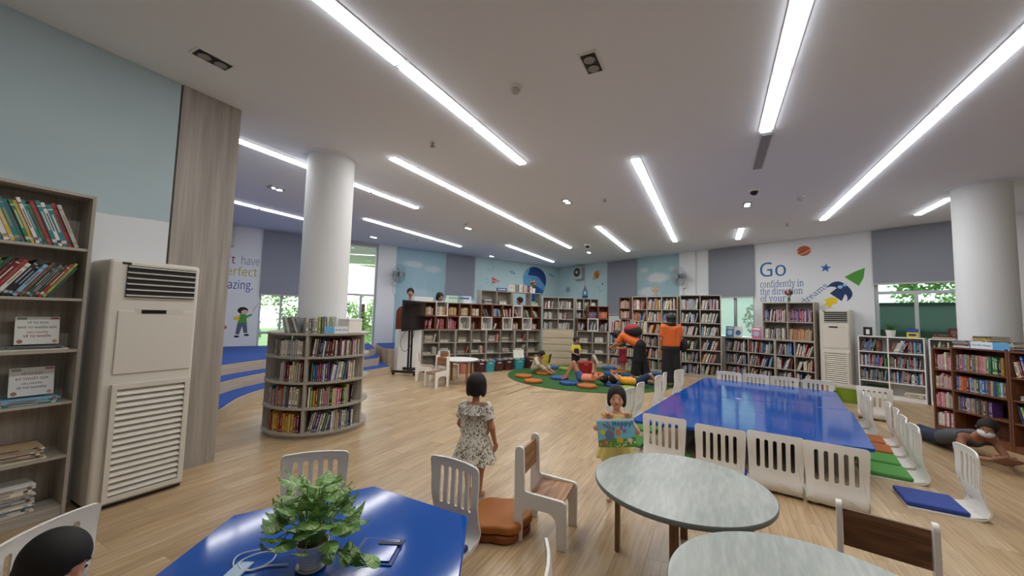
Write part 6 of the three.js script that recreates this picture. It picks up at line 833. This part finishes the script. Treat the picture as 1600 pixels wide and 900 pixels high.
// child at the hexagonal table, lower left
{
  const J = stand(1.08, true), dy = -0.36; J.pelvis = [0, 0.14, -0.02]; J.chest = [0, 0.38, 0.06]; J.neck = [0, 0.45, 0.09]; J.head = [0, 0.555, 0.15]; J.shL = [0.1, 0.42, 0.07]; J.shR = [-0.1, 0.42, 0.07]; J.elL = [0.16, 0.3, 0.16]; J.elR = [-0.16, 0.3, 0.16]; J.wrL = [0.1, 0.385, 0.3]; J.wrR = [-0.1, 0.385, 0.3]; J.hpL = [0.06, 0.13, 0]; J.hpR = [-0.06, 0.13, 0]; J.knL = [0.2, 0.12, 0.2]; J.knR = [-0.2, 0.12, 0.2]; J.anL = [-0.02, 0.1, 0.2]; J.anR = [0.02, 0.1, 0.12]; J.toL = [-0.12, 0.09, 0.24]; J.toR = [0.12, 0.09, 0.14];
  person('dark-haired child sitting at lower left, only head in view', [P(84, 893, 0.53).x - 0.14, 0, P(84, 893, 0.53).z + 0.055], 1.95, J, { s: 0.68, fine: true, skin: M.skin, hair: { bob: true, fringe: true }, look: [0.15, -0.45, 1], up: [0, 1, 0.35], hand: { L: { dir: [-0.3, 0.1, 1], palm: [0, -1, 0] }, R: { dir: [0.3, 0.1, 1], palm: [0, -1, 0] } }, wear: [['shirt', cloth('#8f8a86'), { torso: true, sleeve: 0.6 }], ['trousers', cloth('#4a4f5c'), { legs: 1.8 }]] });
}
const adultS = 0.96, orange = cloth('#d9662a'), blackC = cloth('#18181b');
// standing woman in orange
{
  const J = stand(1.6); J.elL = [0.21, 1.03, 0.02]; J.wrL = [0.2, 0.8, 0.1]; J.elR = [-0.21, 1.04, -0.02]; J.wrR = [-0.2, 0.82, 0.06]; J.anL[2] = -0.05;
  person('standing woman in orange shirt, black headscarf and black trousers', [-0.83, 0, -9.2], Math.PI + 0.55, J, { s: 0.97, scarf: true, look: [0.55, 0, 1], skin: M.skin2, wear: [['orange_shirt', orange, { torso: true, sleeve: 0.75, hem: 0.12, ease: 0.024 }], ['black_trousers', blackC, { legs: 1.92, wide: 0.035, ease: 0.02, k: 0.03 }], ['shoulder_bag', cloth('#1c1c20'), { extra: [ball([-0.27, 0.92, -0.02], [0.07, 0.16, 0.14]), cap([-0.24, 1.05, 0], [-0.08, 1.37, -0.03], 0.014, 0.014)], k: 0.01 }]] });
}
// bending woman in orange with a backpack
{
  const J = stand(1.58); J.pelvis = [0, 0.84, 0]; J.hpL = [0.085, 0.82, 0]; J.hpR = [-0.085, 0.82, 0]; J.chest = [0, 1.0, 0.36]; J.neck = [0, 1.02, 0.47]; J.head = [0, 1.04, 0.6]; J.shL = [0.16, 1.02, 0.4]; J.shR = [-0.16, 1.02, 0.4]; J.elL = [0.2, 0.82, 0.52]; J.elR = [-0.2, 0.82, 0.52]; J.wrL = [0.12, 0.72, 0.7]; J.wrR = [-0.12, 0.72, 0.7]; J.knL = [0.1, 0.44, 0.03]; J.knR = [-0.1, 0.44, -0.03]; J.anL = [0.11, 0.07, 0.08]; J.anR = [-0.11, 0.07, -0.12]; J.toL = [0.13, 0.028, 0.2]; J.toR = [-0.13, 0.028, 0.0];
  person('woman in orange bending over a child, black trousers and backpack', [-1.62, 0, -10.0], -1.75, J, { s: 0.96, scarf: true, skin: M.skin2, look: [0, -0.6, 1], up: [0, 0.75, 0.7], wear: [['orange_shirt', orange, { torso: true, sleeve: 0.75, hem: 0.1, ease: 0.024 }], ['black_trousers', blackC, { legs: 1.92, wide: 0.035, ease: 0.02, k: 0.03 }], ['backpack', cloth('#1e1c1f'), { extra: [ball([0, 1.15, 0.17], [0.16, 0.15, 0.23])], k: 0.01 }], ['red_backpack_flap', cloth('#a32a30'), { extra: [ball([0, 1.2, 0.2], [0.15, 0.13, 0.2])], k: 0.01 }]] });
}
// small children standing by the shelves
{
  const J = stand(0.88, true); J.elL = [0.14, 0.66, 0.1]; J.wrL = [0.1, 0.72, 0.2]; J.elR = [-0.14, 0.66, 0.1]; J.wrR = [-0.1, 0.74, 0.18]; const p = P(973, 583);
  person('toddler in a dark red dress held by the bending woman', [p.x, 0, p.z], -2.3, J, { s: 0.58, skin: M.skin2, hair: { bob: true }, wear: [['red_dress', cloth('#8e2430'), { torso: true, hem: 0.2, ease: 0.016, skirt: { from: 0.5, to: [0, 0.3, 0], r: 0.14 } }]] });
  const J2 = stand(0.9, true); J2.elL = [0.13, 0.5, 0.06]; J2.wrL = [0.05, 0.45, 0.15]; J2.elR = [-0.14, 0.5, 0.02]; J2.wrR = [-0.06, 0.45, 0.14]; const q = P(899, 578);
  person('toddler in yellow shirt and black overalls before the drawer chest', [q.x, 0, q.z], 0.75, J2, { s: 0.6, skin: M.skin2, hair: { pigs: true, fringe: true }, look: [0.3, -0.1, 1], wear: [['yellow_shirt', cloth('#d9c93a'), { torso: true, sleeve: 0.8, ease: 0.012 }], ['black_overalls', blackC, { legs: 0.9, wide: 0.03, ease: 0.022, extra: [cone([0, 0.6, 0.02], [0, 0.42, 0.02], 0.07, 0.098, 1.2)], k: 0.02 }]] });
}
// lying children on the rug: local x runs towards the head
{
  const J = { hr: 0.105, pelvis: [0, 0.15, 0], chest: [0.27, 0.15, 0], neck: [0.36, 0.16, 0], head: [0.49, 0.17, 0], hpL: [0, 0.14, -0.06], hpR: [0, 0.14, 0.06], shL: [0.31, 0.15, -0.11], shR: [0.31, 0.15, 0.11], elL: [0.3, 0.3, -0.17], elR: [0.3, 0.3, 0.17], wrL: [0.3, 0.46, -0.09], wrR: [0.3, 0.46, 0.09], knL: [-0.2, 0.42, -0.08], knR: [-0.14, 0.47, 0.07], anL: [-0.36, 0.13, -0.09], anR: [-0.3, 0.13, 0.08], toL: [-0.46, 0.085, -0.1], toR: [-0.4, 0.085, 0.09] };
  const p = P(907, 600); person('child in peach shirt and denim shorts lying with knees up, reading', [p.x, 0, p.z], 0.12, J, { s: 0.72, skin: M.skin2, hair: { fringe: true }, look: [-0.25, 1, 0], up: [1, 0.1, 0], wear: [['peach_shirt', cloth('#e08e6c'), { torso: true, sleeve: 0.6 }], ['denim_shorts', cloth('#3f5f8c'), { legs: 0.45, ease: 0.02 }]] });
  const b = thing('open_book', 'pale open book held above the child in the peach shirt', 'book', V(0.31, 0.56, 0).applyAxisAngle(V(0, 1, 0), 0.12).add(p), 0.12); part('left_page', box(0.006, 0.2, 0.15), std('#b9b6a4', 0.7), b, [0, 0, -0.073], [0, -0.25, 0.5]); part('right_page', box(0.006, 0.2, 0.15), std('#a9ab9c', 0.7), b, [0, 0, 0.073], [0, 0.25, 0.5]);
  const J2 = { hr: 0.105, pelvis: [0, 0.14, 0], chest: [0.26, 0.14, 0], neck: [0.34, 0.16, 0], head: [0.46, 0.17, 0.0], hpL: [0, 0.13, -0.06], hpR: [0, 0.13, 0.06], shL: [0.29, 0.14, -0.11], shR: [0.29, 0.14, 0.11], elL: [0.42, 0.2, -0.2], elR: [0.4, 0.24, 0.18], wrL: [0.5, 0.26, -0.1], wrR: [0.46, 0.29, 0.12], knL: [-0.27, 0.3, -0.06], knR: [-0.25, 0.12, 0.18], anL: [-0.42, 0.08, -0.02], anR: [-0.48, 0.07, 0.26], toL: [-0.51, 0.05, 0], toR: [-0.55, 0.06, 0.32] };
  const q = P(995, 606); person('child in yellow shirt and navy shorts lying on the rug', [q.x, 0, q.z], Math.PI + 0.35, J2, { s: 0.72, skin: M.skin2, hair: { fringe: true }, look: [-0.2, 1, 0.4], up: [1, 0.1, 0], wear: [['yellow_shirt', cloth('#d99a26'), { torso: true, sleeve: 0.6 }], ['navy_shorts', cloth('#1f2a4c'), { legs: 0.9, ease: 0.022 }]] });
  const J3 = { hr: 0.1, pelvis: [-0.14, 0.14, 0], chest: [-0.05, 0.34, 0], neck: [0.0, 0.41, 0], head: [0.08, 0.49, 0.0], hpL: [-0.13, 0.13, -0.06], hpR: [-0.13, 0.13, 0.06], shL: [-0.03, 0.37, -0.1], shR: [-0.03, 0.37, 0.1], elL: [0.08, 0.25, -0.15], elR: [0.08, 0.25, 0.15], wrL: [0.2, 0.33, -0.09], wrR: [0.2, 0.33, 0.09], knL: [0.15, 0.24, -0.1], knR: [0.15, 0.22, 0.1], anL: [0.36, 0.09, -0.08], anR: [0.38, 0.09, 0.08], toL: [0.46, 0.07, -0.08], toR: [0.48, 0.07, 0.08] };
  const r = P(842, 584); person('child in cream clothes sitting at left edge of rug behind a book', [r.x, 0, r.z], -0.25, J3, { s: 0.66, skin: M.skin2, hair: { fringe: true }, look: [1, -0.4, 0], up: [0.3, 1, 0], wear: [['cream_shirt', cloth('#cbbfa6'), { torso: true, sleeve: 1.4, ease: 0.022 }], ['beige_trousers', cloth('#c0b296'), { legs: 1.6, ease: 0.022 }]] });
  const c = thing('open_book', 'yellow and dark open book held by the child in cream clothes', 'book', V(0.27, 0.4, 0).applyAxisAngle(V(0, 1, 0), -0.25).add(r), -0.25); part('left_page', box(0.006, 0.24, 0.17), std('#d8c23a', 0.6), c, [0, 0, 0.083], [0, -0.3, -0.2]); part('right_page', box(0.006, 0.24, 0.17), std('#4b4b40', 0.6), c, [0, 0, -0.083], [0, 0.3, -0.2]);
}
// woman lying on the floor at right, reading
{
  const hd = P(1543, 662, 0.38).multiplyScalar(0.955), dir = V(0.2, 0, 0.98), a = V(hd.x, 0, hd.z).addScaledVector(dir, -0.86), turn = Math.atan2(-dir.z, dir.x);
  const J = { hr: 0.11, pelvis: [0.38, 0.16, 0], chest: [0.76, 0.25, 0], neck: [0.87, 0.33, 0], head: [0.97, 0.43, 0], hpL: [0.36, 0.13, -0.085], hpR: [0.36, 0.13, 0.085], shL: [0.8, 0.27, -0.165], shR: [0.8, 0.27, 0.165], elL: [0.95, 0.05, -0.2], elR: [0.93, 0.05, 0.2], wrL: [1.14, 0.1, -0.08], wrR: [1.15, 0.1, 0.09], knL: [-0.06, 0.085, -0.1], knR: [-0.06, 0.085, 0.1], anL: [-0.42, 0.09, -0.11], anR: [-0.42, 0.09, 0.12], toL: [-0.52, 0.04, -0.11], toR: [-0.52, 0.04, 0.13] };
  person('woman in grey sleeveless top and face mask lying on the floor reading', [a.x, 0, a.z], turn, J, { s: 0.93, skin: M.skin3, hair: { tail: false, fringe: false, long: false, bun: true }, mask: true, look: [0.8, -0.5, 0.7], up: [0.35, 1, 0], hand: { L: { dir: [1, 0.3, 0.1], palm: [0, 0.2, 1], curl: 0.6 }, R: { dir: [1, 0.3, -0.1], palm: [0, 0.2, -1], curl: 0.6 } }, wear: [['grey_top', cloth('#4a4d52'), { torso: true, hem: -0.1, neck: 0.6, ease: 0.014 }], ['dark_jeans', cloth('#23304a'), { legs: 1.9, ease: 0.012 }]] }).scale.setScalar(0.88);
  const k = thing('open_book', 'reddish open book held by the woman lying on the floor', 'book', V(1.13, 0.1, 0).applyAxisAngle(V(0, 1, 0), turn).add(a), turn); part('left_page', box(0.2, 0.008, 0.14), std('#7c4a42', 0.6), k, [0.02, 0.02, -0.07], [0.3, 0, 0.5]); part('right_page', box(0.2, 0.008, 0.14), std('#8f6a5c', 0.6), k, [0.02, 0.02, 0.07], [-0.3, 0, 0.5]);
}
// children on the platform behind the far bookcases
{
  const up = 0.541, J = stand(1.6, true); J.hr = 0.118; J.head[1] = 1.48; const p = L2W(farL, hitF(farL, 641, 465, -0.72).x, up, -0.72); person('girl looking out above the television from the platform', p, 0.75, J, { s: 0.8, skin: M.skin2, hair: { bun: true, fringe: true }, wear: [['pink_top', cloth('#c9a29a'), { torso: true, sleeve: 0 }], ['skirt_trousers', cloth('#6a5f66'), { legs: 1.8 }]] });
  const J2 = stand(1.5, true); J2.hr = 0.12; J2.head = [0.02, 1.4, 0.08]; J2.elL = [0.25, 0.95, 0.2]; J2.wrL = [0.36, 0.98, 0.34]; const q = L2W(farL, hitF(farL, 684, 462, -0.72).x, up, -0.72); person('dark-haired child bending behind the cubes near the poster cards', q, 1.2, J2, { s: 0.8, skin: M.skin2, hair: { bob: true }, look: [0.2, -0.8, 1], wear: [['grey_shirt', cloth('#b9bcc0'), { torso: true, sleeve: 1.2 }], ['trousers', cloth('#4b4f58'), { legs: 1.8 }]] });
  const J3 = stand(1.54, true); J3.hr = 0.115; J3.head[1] = 1.4; const r = L2W(farL, hitF(farL, 812, 474, -0.75).x, up, -0.75); person('child in bright yellow shirt seen through the grey top case', r, 0.2, J3, { s: 0.76, skin: M.skin2, hair: { fringe: true }, look: [-0.8, 0, 0.7], wear: [['yellow_shirt', cloth('#d6d23a'), { torso: true, sleeve: 0.8 }], ['trousers', cloth('#3c4658'), { legs: 1.8 }]] });
}
scene.traverse(o=>{if(o.isMesh){o.castShadow=o.receiveShadow=true;}});
renderer.render(scene, camera);
